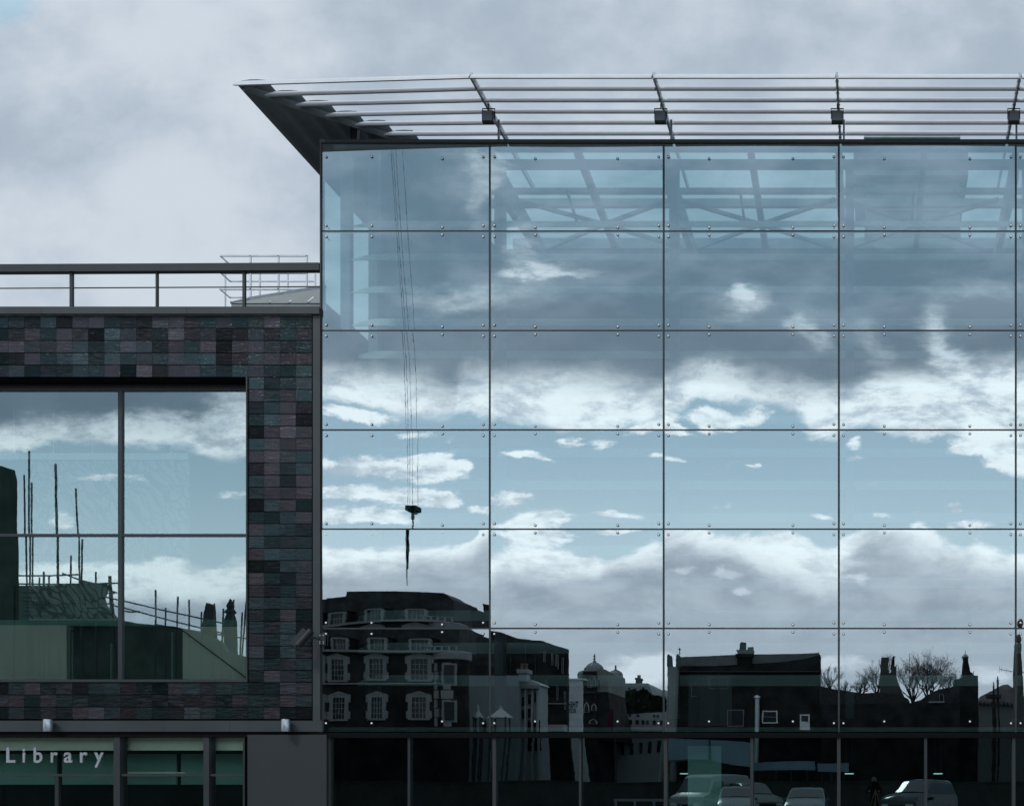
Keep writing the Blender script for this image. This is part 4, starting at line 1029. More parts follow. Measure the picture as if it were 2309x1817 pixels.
# pale gate pillars and the narrow tall thing at the joint
d = 60
gp = thing('pale_stone_pier', (rx(1510,d), -d, 0), 'pale tapering stone pier with two pinnacles left of the dark gabled house', 'pier')
MB().prism([(rx(1500,d), 0), (rx(1502,d), rz(1502,d)), (rx(1524,d), rz(1502,d)), (rx(1521,d), rz(1580,d)), (rx(1519,d), 0)], -d-1, -d).build('shaft', mat('pier_stone', (.20,.22,.22), .85, 0, .15, .8), gp)
for xs in ([(1500,1502),(1501,1477),(1504,1473),(1508,1476),(1511,1502)], [(1521,1502),(1522,1476),(1525,1472),(1528,1476),(1528,1502)]):
    MB().prism([(rx(x,d), rz(y,d)+.002) for x, y in xs], -d-.9, -d-.1).build('pinnacle', mat('pier_stone_dark', (.09,.10,.10), .85), gp)
MB().lathe([(.03,0),(.03,.3),(.10,.36),(.02,.5)], (rx(1525,d)+.1, -d-.5, rz(1473,d)), 8).build('finial', M_FRAMED, gp)

# low dark houses right of the big house
d = 58
Bl = Bld('low_dark_terrace', 'low dark terrace with a tiled roof in front of the bare trees', 1852, 2165, 1588, d, 3, M_BRICKD)
Bl.roof('tiled_roof', [(1852,1588.1),(1852,1548),(1905,1557),(1940,1563),(1975,1562),(2020,1566),(2048,1578),(2052,1588.1)], mat('roof_tile', (.035,.036,.037), .8, 0, .35, 5), depth=2)
Bl.roof('tiled_roof', [(2052.1,1588.1),(2075,1580),(2095,1566),(2118,1554),(2150,1550),(2165,1545),(2165,1588.1)], M_SLATE, depth=2, dd=-.4)
Bl.box('bargeboard', 2095, 2130, 1584, 1587, M_STUCCO, out=.3)
Bl.window(2119, 2128, 1568, 1583, 'plain', (0,0), 1.0)
# stepped chimney
ck = thing('stepped_chimney_stack', (rx(2003,d), -d-2, rz(1560,d)), 'dark stepped chimney stack with a slim leaning flue among the bare trees', 'chimney')
MB().prism([(rx(x,d), rz(y,d)) for x, y in ((1980,1570),(1983,1500),(1985,1474),(2004,1473),(2003,1486),(2000,1500),(2001,1512),(2008,1510),(2010,1495),(2020,1495),(2020,1518),(2028,1545),(2040,1570))], -d-2.6, -d-1.6).build('stack', mat('stack_brick', (.06,.065,.06), .85, 0, .2, 2), ck)
MB().prism([(rx(x,d), rz(y,d)) for x, y in ((2007,1500),(2012,1470),(2017,1469),(2016,1500))], -d-2.4, -d-1.8).build('slim_flue', M_BRICKD, ck)
# turret
tt = thing('slender_turret', (rx(2185,d), -d-3, rz(1580,d)), 'slender dark turret with a pale conical cap rising from a stepped gable', 'turret')
MB().prism([(rx(x,d), rz(y,d)) for x, y in ((2158,1890),(2158,1527),(2165,1524),(2178,1521),(2178,1508),(2200,1508),(2203,1515),(2213,1516),(2214,1545),(2212,1890))], -d-4, -d-2).build('stepped_gable', M_BRICKD, tt)
MB().prism([(rx(x,d), rz(y,d)+.003) for x, y in ((2178,1508),(2181,1478),(2180,1470),(2190,1470),(2192,1485),(2197,1508))], -d-3.6, -d-2.4).build('shaft', M_BRICKD, tt)
MB().lathe([(.24,0),(.26,.08),(.14,.22),(.03,.32),(.02,.55)], (rx(2185,d), -d-3, rz(1470,d)), 10).build('cap', M_LEAD, tt)
MB().tube([(rx(2206,d), -d-3, rz(1516,d)), (rx(2206,d), -d-3, rz(1502,d))], .03, 6).build('aerial_rod', M_FRAMED, tt)
# tent-shaped church roof and spires
d = 130
Bh = Bld('tent_roofed_hall', 'far hall with a low rounded tent roof and a row of small pointed gables', 2206, 2330, 1585, d, 14, mat('far_wall', (.10,.11,.11)))
Bh.roof('tent_roof', [(2206,1585.1),(2215,1570),(2235,1560),(2255,1549),(2266,1543),(2276,1542),(2288,1550),(2302,1566),(2330,1585.1)], mat('tent_roof', (.15,.14,.15), .8, 0, .35, .6), depth=12)
m = MB()
for k in range(12):
    x = 2212+k*9; m.prism([(rx(x-4,d), rz(1592,d)), (rx(x,d), rz(1582+(k%3)*1.5,d)), (rx(x+4,d), rz(1592,d))], -d+.02, -d+.5)
m.build('small_gable', M_BRICKD, Bh.o)
d = 110
for (x, yt, yb, w_, lb) in ((2244, 1536, 1620, 5, 'thin dark church spire in front of the tent roof'), (2254, 1524, 1560, 2, 'weather vane mast on the tent roof')):
    t = thing('church_spire', (rx(x,d), -d, 0), lb, 'spire')
    s = SR(d)
    MB().lathe([(w_/s,0),(w_/s,rz(yb-20,d)),(w_*.6/s,rz(yb-40 if w_ > 3 else yb,d)),(.12,rz(yt+12,d)),(.03,rz(yt,d))], (rx(x,d), -d, 0), 8).build('spire', M_BRICKD, t)
    if w_ < 3: MB().box(rx(x-3,d), rx(x+3,d), -d-.04, -d+.04, rz(1534,d), rz(1532.5,d)).box(rx(x-2,d), rx(x+2,d), -d-.04, -d+.04, rz(1541,d), rz(1539.5,d)).build('vane', M_BRICKD, t)
    else: MB().lathe([(.9,0),(.9,.4)], (rx(x,d), -d, rz(1575,d)), 8).build('ledge', M_BRICKD, t)
# statue-like chimney at the right edge
d = 56
t = thing('tall_corner_chimney', (rx(2300,d), -d, 0), 'tall dark chimney with rounded pots at the far right edge', 'chimney')
MB().prism([(rx(x,d), rz(y,d)) for x, y in ((2291,1945-300),(2293,1450),(2297,1444),(2303,1450),(2301,1470),(2303,1520),(2306,1560),(2308,1645))], -d-1, -d).build('stack', mat('stack_brick', (.06,.065,.06)), t)
MB().lathe([(.14,0),(.2,.15),(.18,.4),(.08,.55)], (rx(2298,d), -d-.5, rz(1446,d)), 10).build('chimney_pot', mat('terracotta', (.14,.09,.07)), t)
# television aerial
d = 50
t = thing('television_aerial', (rx(2320,d), -d, 0), 'television aerial with a horizontal boom by the right-hand edge', 'aerial')
m = MB().bar(R(2257,1508,d), R(2292,1514,d), .03, .03).bar(R(2292,1514,d), R(2330,1518,d), .04, .04)
for x, y, l in ((2257,1508,8),(2262,1509,4),(2268,1510,4),(2273,1511,6),(2278,1512,4),(2283,1512.5,4)): m.bar(R(x,y-l,d), R(x,y+l,d), .02, .02)
m.build('boom', M_FRAMED, t)
MB().tube([(rx(2330,d), -d, 0), (rx(2330,d), -d, rz(1510,d))], .05, 6).build('mast', M_FRAMED, t)
d = 57
for (x, yt, yb, lb) in ((2050, 1470, 1560, 'tall thin roof mast with a small crossbar in front of the largest bare tree'),):
    t = thing('roof_mast', (rx(x,d), -d, rz(yb,d)), lb, 'mast')
    MB().tube([(rx(x,d), -d, rz(yb+15,d)), (rx(x,d), -d, rz(yt,d))], .025, 6).bar(R(x,1480,d), R(x+7,1480,d), .02, .02).build('rod', M_FRAMED, t)

# bare winter trees
def bare_tree(x, d, ybase, ytop, spread, seed, label, n0=5):
    r = random.Random(seed); s = SR(d); X_ = rx(x,d); zt = rz(ytop,d); z0 = rz(ybase,d)
    t = thing('bare_tree', (X_, -d, 0), label, 'tree', 'bare trees on the skyline')
    H = zt-z0; crown = MB()
    def grow(p, v, L, rad, lev):
        q = p
        k = 3
        pts = [p]
        for i in range(k):
            v = (v+Vector((r.uniform(-.16,.16), r.uniform(-.16,.16), r.uniform(-.03,.12)))).normalized()
            q = q+v*(L/k); pts.append(q)
        crown.tube(pts, rad, 4 if lev > 1 else 6, r1=rad*.6)
        if lev >= 7 or L < .2: return
        nb = 3 if lev < 5 else 2
        for i in range(nb):
            a = r.uniform(0, 2*PI); o = v.orthogonal().normalized(); o = Matrix.Rotation(a, 3, v) @ o
            vv = (v+o*r.uniform(.35,.75)*spread).normalized(); vv.z = vv.z*.9+.12
            st = pts[-1] if i == 0 else pts[r.choice((1,2,3))]
            grow(st, vv.normalized(), L*r.uniform(.62,.82), max(.008, rad*.5), lev+1)
    base = Vector((X_, -d, z0)); L0 = H*.36
    for i in range(n0):
        a = 2*PI*i/n0+r.uniform(-.3,.3)
        grow(base, Vector((math.cos(a)*.42*spread, math.sin(a)*.42*spread, 1)).normalized(), L0*r.uniform(.8,1.1), .075+.006*H, 1)
    crown.build('crown', M_BARK, t, normals=False)
    MB().tube([(X_, -d, 0), (X_, -d, z0*.5), (X_, -d, z0+.1)], .28+.012*H, 8, r1=.16+.01*H).build('trunk', M_BARK, t)
bare_tree(2095, 74, 1590, 1474, 1.25, 3, 'largest spreading bare tree, between the stepped chimney and the slender turret', 6)
bare_tree(2058, 76, 1590, 1484, .95, 4, 'narrow bare tree just right of the stepped chimney', 4)
bare_tree(1975, 72, 1575, 1490, .8, 5, 'upright bare tree immediately left of the stepped chimney', 4)
bare_tree(1935, 78, 1580, 1516, 1.1, 6, 'low rounded bare tree between the glass joint and the stepped chimney', 5)
bare_tree(1874, 84, 1575, 1512, .6, 8, 'slim pointed bare tree beside the right corner of the dark gabled house', 4)
bare_tree(2140, 84, 1585, 1508, 1.1, 9, 'low bare tree tucked left of the slender turret', 4)
bare_tree(1900, 88, 1575, 1530, 1.0, 10, 'smallest bare tree low behind the roof ridge by the glass joint', 4)

# crane hook hanging from its boom
d = 40
ch = thing('crane_hook_block', R(927, 1146, d), 'dark crane hook block hanging from four long cables in front of the clouds', 'crane')
X0, X1 = rx(914,d), rx(939,d)
MB().prism([(X0, rz(1138.5,d)), (X1, rz(1138.5,d)), (X1, rz(1149.5,d)), (rx(933,d), rz(1150.5,d)), (rx(930,d), rz(1154,d)), (rx(923,d), rz(1154,d)), (rx(920,d), rz(1150.5,d)), (X0, rz(1149.5,d))], -d-.35, -d+.35).build('block', M_BLACK, ch)
zt = rz(250, d)
for xb, xt in ((914.5,893),(919,897),(926,903),(938,918)):
    p0 = Vector((rx(xb,d), -d, rz(1139,d))); p3 = Vector((rx(xt,d)-.35, -d, zt))
    pm_ = Vector((rx(xb-3,d), -d, rz(820,d))); p2 = Vector((rx(xt+1,d), -d, rz(560,d)))
    MB().tube([p0, pm_, p2, p3], .009, 5).build('cable', M_FRAMED, ch)
m = MB(); z = rz(1154,d); x = rx(926,d)
m.lathe([(.09,-.35),(.09,0)], (x, -d, z), 8)
zz = z-.35; k = 0
while zz > rz(1200,d):
    m.lathe([(.03,-.10),(.07 if k % 2 else .05,-.05),(.03,0)], (x+.02*math.sin(k), -d, zz), 6); zz -= .10; k += 1
m.build('chain', M_FRAMED, ch)
MB().lathe([(.03,-3.3),(.07,-2.4),(.11,-2.1),(.05,-1.4),(.10,-.9),(.06,-.3),(.09,0)], (x+.05, -d, rz(1190,d)), 8).build('sling', M_BLACK, ch)
MB().tube([(x, -d, zz+.02), (x-.03, -d, zz-1.2), (x+.02, -d, 11.0)], .045, 5).build('tail_rope', M_GALV, ch)
cb = thing('crane_boom', (rx(700,d), -d, 0), 'lattice crane tower and jib carrying the hook cables above the street', 'crane')
m = MB(); zz = zt
for yy in (-.6, .6): m.bar((rx(500,d), -d+yy, zz+.8), (rx(1000,d), -d+yy, zz+.8), .12, .12)
m.bar((rx(500,d), -d, zz+2), (rx(1000,d), -d, zz+2), .12, .12)
for k in range(12):
    xa, xb = rx(500+k*41,d), rx(541+k*41,d)
    m.bar((xa,-d-.6,zz+.8), (xb,-d,zz+2), .06, .06).bar((xa,-d+.6,zz+.8), (xb,-d,zz+2), .06, .06).bar((xa,-d-.6,zz+.8), (xa,-d+.6,zz+.8), .06, .06)
m.box(rx(893,d)-.6, rx(918,d)+.4, -d-.7, -d+.7, zz-.1, zz+.75)
m.build('jib', mat('crane_yellow', (.35,.27,.06), .5), cb)
xm = rx(640,d); m = MB()
for sx in (-.6, .6):
    for sy in (-.6, .6): m.box(xm+sx-.07, xm+sx+.07, -d+sy-.07, -d+sy+.07, 0, zz+2.2)
for k in range(int(zz/1.4)):
    z = k*1.4; m.bar((xm-.6,-d+.6,z), (xm+.6,-d+.6,z+1.4), .06, .06).bar((xm-.6,-d-.6,z+1.4), (xm+.6,-d-.6,z), .06, .06)
m.build('tower', mat('crane_yellow', (.35,.27,.06)), cb)

# ------------------------------------------------------------------ scaffolded building seen in the square window (its glass is set back)
OFF[0] = .88
d = 34
sb = thing('scaffolded_building', (rx(100,d), -d-1.5, 0), 'dark netted building under construction wrapped in scaffold poles', 'building')
def q_(x, y, Y0=0.0): p = R(x, y, d); return (p[0], p[1]+Y0, p[2])
MB().prism([(rx(x,d+2), rz(y,d+2)) for x, y in ((-260,1330),(-120,1318),(60,1318),(240,1316),(228,1345),(232,1362),(262,1396),(310,1405),(392,1412),(470,1432),(500,1448),(512,1470),(556,1480),(600,1490),(600,1940),(-260,1940))], -d-2.4, -d-2).build('netted_wall', mat('netting_green', (.06,.09,.075), .9, 0, .3, .6), sb)
MB().prism([(rx(x,d+1.9), rz(y,d+1.9)) for x, y in ((-260,1940),(-260,1050),(0,1050),(18,1056),(24,1080),(26,1316),(24,1940))], -d-2.3, -d-1.9).build('stair_tower', mat('netting_green', (.06,.09,.075)), sb)
MB().prism([(rx(x,d+2.2), rz(y,d+2.2)) for x, y in ((453,1440),(460,1385),(466,1358),(469,1362),(470,1400),(474,1440))], -d-3, -d-2.2).build('gable_tip', M_BRICKD, sb)
m = MB().prism([(rx(x,d+1.35), rz(y,d+1.35)) for x, y in ((42,1412),(42,1384),(64,1380),(170,1325),(186,1306),(210,1312),(240,1320),(240,1330),(229,1350),(246,1392),(258,1402))], -d-1.5, -d-1.35); m.build('debris_sheet', mat('netting_green', (.06,.09,.075)), sb)
sf = thing('scaffolding', (rx(150,d), -d, 0), 'tube scaffolding with tall bare uprights reflected in the square window', 'scaffold')
for (x, y0, lean) in ((55,1071,-2),(64,1016,0),(70,1089,0),(127,1046,-2),(176,1102,-5),(183,1212,0),(158,1249,0),(86,1299,0),(96,1286,0),(108,1296,0),(129,1278,0),(216,1288,0),(253,1298,-6),(258,1298,-8),(350,1329,0),(373,1370,0),(399,1344,2),(427,1351,0),(455,1379,0),(483,1360,2),(503,1372,3),(526,1352,3),(545,1380,4),(552,1356,6)):
    yb = 1945
    MB().tube([q_(x-lean*3 if x < 560 else x, 1640), q_(x+lean, y0)], .042 if x not in (127, 253) else .06, 7).build('upright', M_FRAMED, sf)
m = MB()
for (x0, y0, x1, y1) in ((42,1296,180,1294),(42,1315,270,1315),(142,1291,268,1337),(42,1332,262,1338),(237,1345,505,1405),(280,1378,316,1379),(262,1366,520,1432),(350,1408,560,1440),(42,1352,262,1362)):
    m.tube([q_(x0,y0,.1), q_((x0+x1)/2,(y0+y1)/2+1.5,.1), q_(x1,y1,.1)], .042, 6)
m.build('ledger', M_FRAMED, sf)
for (x, y, w_) in ((522,1352,10),):
    t = thing('pinnacle', q_(x, 1420, -6), 'ornate distant pinnacle between scaffold poles at the right of the square window', 'pinnacle')
    px_, py_, pz_ = q_(x, 0, -6); px_ = rx(x,d+6)
    MB().lathe([(.35,0),(.35,rz(1400,d+6)),(.22,rz(1385,d+6)),(.34,rz(1380,d+6)),(.16,rz(1372,d+6)),(.22,rz(1366,d+6)),(.03,rz(1350,d+6))], (px_, -d-6, 0), 8).build('shaft', M_BRICKD, t)

OFF[0] = .2
# ------------------------------------------------------------------ street level: hoardings, parked vehicles, the photographer
d = 42
mq = thing('pale_blue_marquee', (rx(1600,d), -d, 0), 'pale blue sheeted marquee behind the box van, with a sagging lower hem', 'marquee')
M_SHEET = mat('blue_sheet', (.24,.34,.42), .6, 0, .1, .5)
MB().prism([(rx(x,d), rz(y,d)) for x, y in ((1505,1714),(1505,1664),(1540,1666),(1600,1668),(1680,1672),(1693,1678),(1693,1728),(1650,1724),(1590,1712),(1550,1711))], -d-3, -d).build('canopy_sheet', M_SHEET, mq)
m = MB()
for x in (1508, 1600, 1690): m.tube([(rx(x,d), -d-.1, 0), (rx(x,d), -d-.1, rz(1712 if x < 1650 else 1724,d))], .05, 8)
m.build('pole', M_FRAMED, mq)
MB().prism([(rx(x,d), rz(y,d)) for x, y in ((1597,1713),(1599,1668),(1602,1668),(1604,1713))], -d, -d+.05).build('rib', M_FRAMED, mq)
for (x0, x1, y0, y1, dd, lb, nm) in ((1700,1836,1717,1737,44,'long pale hoarding strip between the dark gabled house and the car park', 'hoarding'),(1842,1918,1720,1740,46,'crumpled pale sheeted hoarding ending at the joint right of the car', 'hoarding')):
    t = thing('hoarding', (rx((x0+x1)/2,dd), -dd, 0), lb, 'hoarding', 'pale hoardings along the car park')
    MB().prism([(rx(x0,dd), rz(y1,dd)), (rx(x0,dd), rz(y0+2,dd)), (rx(x1,dd), rz(y0,dd)), (rx(x1,dd), rz(y1,dd))], -dd-.12, -dd).build('panel', M_SHEET, t)
    m = MB()
    for k in range(4): x = rx(x0+(x1-x0)*(k+.5)/4,dd); m.box(x-.05, x+.05, -dd-.1, -dd-.02, 0, rz(y1,dd))
    m.build('post', M_FRAMED, t)
d = 43
t = thing('brick_boundary_wall', (rx(1800,d), -d-.6, 0), 'low dark boundary wall running behind the parked vehicles', 'wall')
MB().box(rx(700,d), rx(2600,d), -d-1.0, -d-.7, 0, 1.75).box(rx(700,d), rx(2600,d), -d-1.05, -d-.65, 1.75, 1.83).build('wall', mat('boundary_wall', (.055,.06,.058), .85, 0, .25, 1.2), t)

def car_body(L, Wd, H, prof, tum=.82):
    """side profile (x along, z) lofted across the width with tumblehome; front is towards +x"""
    m = MB(); n = len(prof); ws = []
    for x, z in prof:
        k = 1.0 if z < H*.62 else 1.0-(1-tum)*((z-H*.62)/(H*.38))
        ws.append(k*Wd/2)
    rows = []
    for f, yy in ((1,1),( .96,1.0)): pass
    vs = []; 
    secs = [(-1.0,0.0),(-.93,.018),(-.5,.035),(0,.042),(.5,.035),(.93,.018),(1.0,0.0)]
    for a, lift in secs:
        for (x, z), wv in zip(prof, ws):
            cx = x*(1-.045*abs(a)**3)
            vs.append((cx, a*wv, z+(lift if z > H*.5 else 0)-(.03 if abs(a) == 1 and z > H*.5 else 0)))
    fs = []
    K = len(secs)
    for j in range(K-1):
        for i in range(n): fs.append((j*n+i, j*n+(i+1)%n, (j+1)*n+(i+1)%n, (j+1)*n+i))
    fs += [tuple(range(n))[::-1], tuple((K-1)*n+i for i in range(n))]
    m.add(vs, fs); return m
def make_car(name, label, loc, rotz, L, Wd, H, prof, glass, paint, wheels=(-1.3,1.3), group='vehicles parked behind the photographer', cat='car'):
    t = thing(name, (0,0,0), label, cat, group)
    car_body(L, Wd, H, prof).build('body', paint, t, smooth=True)
    M_G = mat('car_glass', (.02,.03,.035), .04, 0, .0, 1, .9)
    for kind, poly in glass:
        if kind == 'side':
            for sg in (-1, 1):
                m = MB(); vs = []
                for off in (0, .012):
                    for x, z in poly:
                        k = 1.0-(.18)*max(0, (z-H*.62)/(H*.38)); vs.append((x, sg*(k*Wd/2+off-.004), z-.02))
                n = len(poly); m.add(vs, [tuple(range(n)), tuple(range(2*n-1,n-1,-1))]+[(i,(i+1)%n,n+(i+1)%n,n+i) for i in range(n)])
                m.build('side_window', M_G, t)
        else:
            (xa, za), (xb, zb) = poly; m = MB(); sgn = 1 if xa+xb > 0 else -1
            if kind == 'back': sgn = -1
            ka = 1-.18*max(0, (za-H*.62)/(H*.38)); kb = 1-.18*max(0, (zb-H*.62)/(H*.38))
            vs = []; nn = 8
            for off in (.0, .03):
                for (x, z, k) in ((xa, za, ka), (xb, zb, kb)):
                    for i in range(nn+1):
                        a = -1+2*i/nn; vs.append(((x)*(1-.045*abs(a*.93)**3)+sgn*off, a*.93*k*Wd/2, z+.035*(1-a*a)+off*.4))
            q = nn+1; fs = []
            for i in range(nn): fs += [(i, i+1, q+i+1, q+i), (2*q+i+1, 2*q+i, 3*q+i, 3*q+i+1), (i, 2*q+i, 2*q+i+1, i+1), (q+i+1, 3*q+i+1, 3*q+i, q+i)]
            fs += [(0, q, 3*q, 2*q), (nn, 2*q+nn, 3*q+nn, q+nn)]
            m.add(vs, fs); m.build('windscreen' if kind == 'front' else 'rear_window', M_G, t, smooth=True)
    MB().box(max(x for x, z in prof)-.05, max(x for x, z in prof)+.012, -.26, .26, .42, .53).build('number_plate', M_STUCCO, t)
    MB().box(max(x for x, z in prof)-.09, max(x for x, z in prof)+.006, -.42, .42, .56, .68).build('grille', M_BLACK, t)
    for wxx in wheels:
        for sg in (-1, 1):
            y = sg*(Wd/2-.10)
            w_ = MB().lathe([(.20,-.10),(.31,-.10),(.325,-.06),(.325,.06),(.31,.10),(.20,.10)], (wxx, y, .325), 24, 'y').build('wheel', mat('tyre', (.02,.02,.02), .8), t, smooth=True)
            MB().lathe([(.05,-.112),(.2,-.105),(.2,.105),(.05,.112)], (wxx, y, .325), 12, 'y').build('rim', M_GALV, w_)
    fx, bx = max(x for x, z in prof), min(x for x, z in prof)
    for sg in (-1, 1):
        MB().box(fx-.14, fx-.01, sg*(Wd/2-.30)-.16, sg*(Wd/2-.30)+.16, .62, .74).build('headlight', mat('headlight', (.7,.72,.72), .1), t)
        MB().box(bx+.01, bx+.14, sg*(Wd/2-.22)-.09, sg*(Wd/2-.22)+.09, .75, 1.0).build('tail_light', mat('tail_red', (.25,.02,.02), .2), t)
        MB().box(.55, .68, sg*(Wd/2+.0), sg*(Wd/2+.15), .92, 1.06).build('wing_mirror', paint, t)
    t.location = loc; t.rotation_euler = (0, 0, rotz); return t
hatch = [(-1.95,.28),(-2.0,.55),(-1.97,.88),(-1.86,.98),(-1.55,1.34),(-1.2,1.43),(-.3,1.46),(.25,1.42),(1.05,.98),(1.75,.84),(1.98,.66),(2.0,.35),(1.9,.25)]
hg = [('side', [(-1.6,1.0),(-1.38,1.32),(-.3,1.385),(.2,1.36),(.85,1.0)]), ('front', ((.98,1.02),(.30,1.38))), ('back', ((-1.83,1.01),(-1.56,1.31)))]
suv = [(-2.2,.35),(-2.25,.6),(-2.2,1.0),(-2.1,1.1),(-1.9,1.58),(-1.6,1.68),(-.3,1.72),(.3,1.66),(1.0,1.12),(1.95,1.0),(2.2,.78),(2.22,.4),(2.1,.3)]
sg_ = [('side', [(-1.95,1.12),(-1.8,1.54),(-.3,1.63),(.25,1.58),(.85,1.14)]), ('front', ((.95,1.16),(.34,1.62))), ('back', ((-2.07,1.14),(-1.92,1.54)))]
van = [(-2.3,.35),(-2.35,.6),(-2.33,1.9),(-2.2,2.08),(-1.0,2.13),(.9,2.10),(1.25,2.0),(1.75,1.22),(2.3,1.05),(2.42,.8),(2.42,.4),(2.3,.3)]
vg = [('front', ((1.72,1.27),(1.30,1.93))), ('side', [(.35,1.25),(.35,1.82),(1.05,1.82),(1.5,1.27)]), ('back', ((-2.345,1.3),(-2.33,1.85)))]
M_SILV = mat('silver_paint', (.26,.29,.31), .18, .5, .04); M_GRN = mat('pale_green_paint', (.12,.14,.135), .25, .4, .04); M_DRK = mat('dark_blue_paint', (.03,.04,.05), .15, .2, .05); M_VAN = mat('white_van_paint', (.20,.24,.24), .3, .0, .04)
make_car('parked_car', 'silver hatchback facing the library alone on the right of the parked group', (rx(1819,31.5), -31.5, .004), PI/2, 4.0, 1.72, 1.46, hatch, hg, M_SILV)
make_car('parked_car', 'silver hatchback parked in front of the van, partly behind the thin mullion', (rx(1662,31), -31, .004), PI/2-.12, 4.1, 1.76, 1.5, [(x,z*1.04) for x,z in hatch], [(k,[(x,z*1.04) for x,z in p]) for k,p in hg], M_SILV)
make_car('parked_car', 'larger dark estate car squeezed behind the two silver hatchbacks', (rx(1722,35.8)-.6, -35.8, .004), PI/2-.5, 4.4, 1.8, 1.7, suv, sg_, M_GRN)
make_car('parked_van', 'white van with a flat roof at the left end of the parked vehicles', (rx(1606,36.5), -36.5, .004), PI/2+.45, 4.7, 1.95, 2.1, van, vg, M_VAN, cat='van')
make_car('parked_car', 'dark people carrier with a pale roof edge just right of the photographer', (rx(2050,33)+.5, -33, .004), PI/2+.55, 4.4, 1.85, 1.75, [(x,z*1.08) for x,z in suv], [(k,[(x,z*1.08) for x,z in p]) for k,p in sg_], M_DRK)
# timber rail fence at the bottom of the glass
d = 30
t = thing('low_rail_fence', (rx(1500,d), -d+.3, 0), 'low white rail running across the car park in front of the vans', 'railing')
m = MB().box(rx(1385,d), rx(1640,d), -d+.25, -d+.32, .88, 1.0); m.build('rail', M_STUCCO, t)
for k in range(6): x = rx(1390+k*49,d); MB().box(x-.05, x+.05, -d+.24, -d+.33, 0, .879).build('post', M_STUCCO, t)

# the photographer behind a view camera on a tripod (directly behind the lens, so only the glass shows them)
def skin_fig(joints, edges, mt, name, parent, sub=2):
    me = bpy.data.meshes.new(name); me.from_pydata([j[:3] for j in joints], edges, []); 
    o = bpy.data.objects.new(name, me); COL.objects.link(o)
    md = o.modifiers.new('s', 'SKIN'); md.use_smooth_shade = True
    for i, j in enumerate(joints): me.skin_vertices[0].data[i].radius = (j[3], j[4] if len(j) > 4 else j[3])
    me.skin_vertices[0].data[0].use_root = True
    o.modifiers.new('u', 'SUBSURF').levels = sub; o.modifiers['u'].render_levels = sub
    dg = bpy.context.evaluated_depsgraph_get(); dg.update(); nm = bpy.data.meshes.new_from_object(o.evaluated_get(dg))
    bpy.data.objects.remove(o); nm.materials.clear(); nm.materials.append(mt); nm.name = name
    nm.polygons.foreach_set('use_smooth', [True]*len(nm.polygons))
    ob = bpy.data.objects.new(name, nm); COL.objects.link(ob); ob.parent = parent; ORG[ob.name] = org(parent); return ob
ph = thing('person', (-.05, -26.15, .12), 'person in a dark coat standing behind a tripod camera, dark silhouette in the glass', 'person')
J = [(0,0,.95,.15,.12),(0,0,1.15,.145,.11),(0,0,1.38,.17,.12),(0,0,1.52,.07,.07),(0,.02,1.60,.06,.06),(0,.03,1.70,.085,.10),(0,.03,1.79,.08,.09),
     (-.20,0,1.44,.065,.065),(-.30,.06,1.18,.05,.05),(-.22,.32,1.22,.038,.038),
     (.20,0,1.44,.065,.065),(.31,.06,1.18,.05,.05),(.20,.32,1.26,.038,.038),
     (-.10,0,.88,.10,.10),(-.13,.02,.50,.07,.07),(-.14,0,.10,.05,.05),(-.16,.16,.04,.045,.035),
     (.10,0,.88,.10,.10),(.13,.02,.50,.07,.07),(.14,0,.10,.05,.05),(.16,.16,.04,.045,.035)]
E = [(0,1),(1,2),(2,3),(3,4),(4,5),(5,6),(2,7),(7,8),(8,9),(2,10),(10,11),(11,12),(0,13),(13,14),(14,15),(15,16),(0,17),(17,18),(18,19),(19,20)]
M_COAT = mat('dark_coat', (.012,.013,.015), .8); M_SKIN = mat('skin', (.20,.14,.12), .6, 0, .04)
body = skin_fig(J, E, M_COAT, 'body', ph)
oo = org(ph)
def loc_(x, y, z): return (oo.x+x, oo.y+y, oo.z+z)
MB().lathe([(.02,-.115),(.055,-.11),(.082,-.06),(.092,0),(.088,.06),(.06,.10),(.01,.115)], loc_(0,.05,1.70), 20).lathe([(.012,-.02),(.016,0),(.006,.03)], loc_(0,.148,1.70), 8).lathe([(.012,-.03),(.02,0),(.012,.03)], loc_(-.092,.04,1.70), 8).lathe([(.012,-.03),(.02,0),(.012,.03)], loc_(.092,.04,1.70), 8).build('head', M_SKIN, ph, smooth=True)
m = MB()
for sx in (-.034, .034): m.lathe([(.008,-.006),(.013,0),(.008,.006)], loc_(sx,.128,1.715), 8)
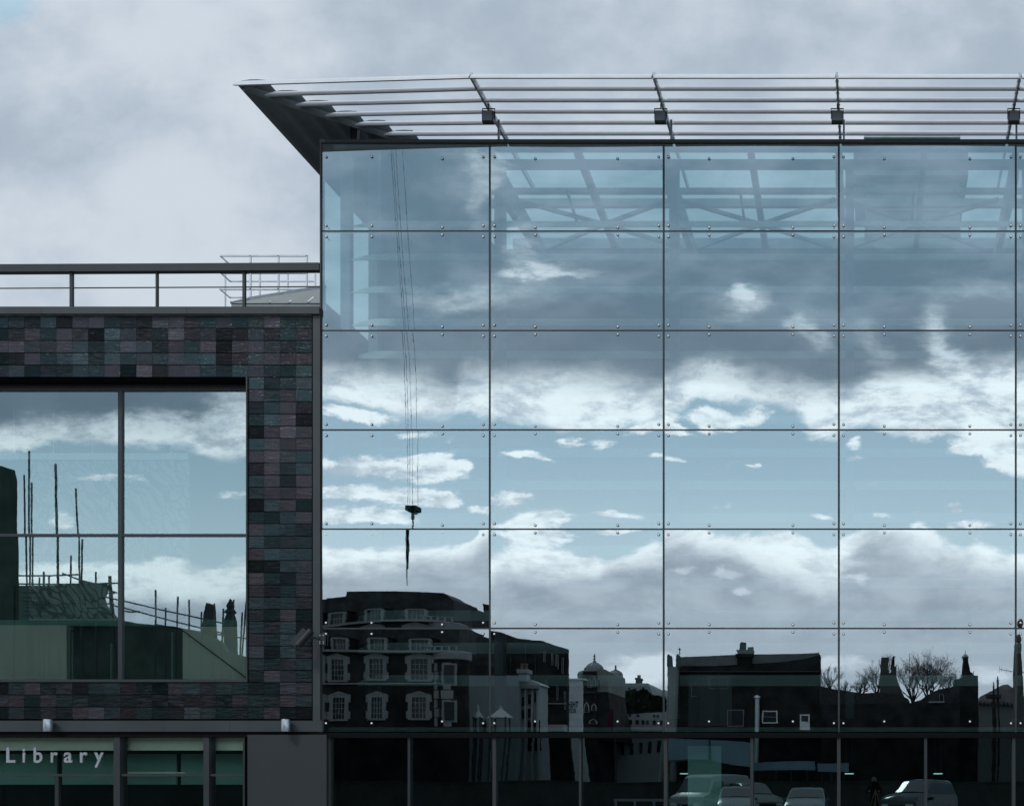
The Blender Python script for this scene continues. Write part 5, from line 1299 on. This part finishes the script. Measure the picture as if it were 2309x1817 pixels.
m.box(oo.x-.028, oo.x+.028, oo.y+.128, oo.y+.137, oo.z+1.640, oo.z+1.648); m.build('facial_feature', M_BLACK, ph)
MB().lathe([(.096,-.02),(.102,.03),(.09,.08),(.05,.118),(.01,.125)], loc_(0,.028,1.71), 18).build('hair', mat('dark_hair', (.02,.016,.013), .7), ph, smooth=True)
for sx in (-1, 1):
    hb_ = Vector((sx*.20, .32, 1.24)); HJ = [(hb_.x,hb_.y,hb_.z,.028),(hb_.x-sx*.01,hb_.y+.07,hb_.z+.0,.034,.018)]; HE = [(0,1)]
    for k in range(4):
        fx_ = hb_.x-sx*.01+(k-1.5)*.017
        HJ += [(fx_,hb_.y+.105,hb_.z+.003,.010),(fx_,hb_.y+.135-abs(k-1.2)*.004,hb_.z-.012,.009),(fx_,hb_.y+.145-abs(k-1.2)*.004,hb_.z-.034,.008)]; b0 = 2+k*3; HE += [(1,b0),(b0,b0+1),(b0+1,b0+2)]
    HJ += [(hb_.x-sx*.04,hb_.y+.05,hb_.z-.01,.011),(hb_.x-sx*.05,hb_.y+.09,hb_.z-.02,.009)]; b0 = 14; HE += [(0,b0),(b0,b0+1)]
    skin_fig(HJ, HE, M_SKIN, 'hand', ph, 1)
tp = thing('view_camera', (0, -25.6, .12), 'large format camera on a wooden tripod in front of the photographer', 'camera')
zc = 1.47
MB().box(-.10, .10, -25.32, -25.28, zc+.03, zc+.24).build('front_standard', M_BLACK, tp)
MB().box(-.14, .14, -25.78, -25.72, zc, zc+.27).build('rear_standard', M_BLACK, tp)
m = MB()
for k in range(12): y = -25.32-.40*k/12; r_b = .085+.003*k; m.box(-r_b-(.012 if k%2 else 0), r_b+(.012 if k%2 else 0), y-.033, y, zc+.13-r_b, zc+.13+r_b)
m.build('bellows', M_BLACK, tp)
MB().box(-.03, .03, -25.80, -25.27, zc-.05, zc-.004).build('rail', M_FRAMED, tp)
for a in (90, 210, 330):
    a = math.radians(a); MB().tube([(0,-25.53,zc-.06),(.42*math.cos(a),-25.53+.42*math.sin(a),.125)], .022, 8, r1=.014).build('leg', mat('tripod_wood', (.18,.11,.05), .5), tp)
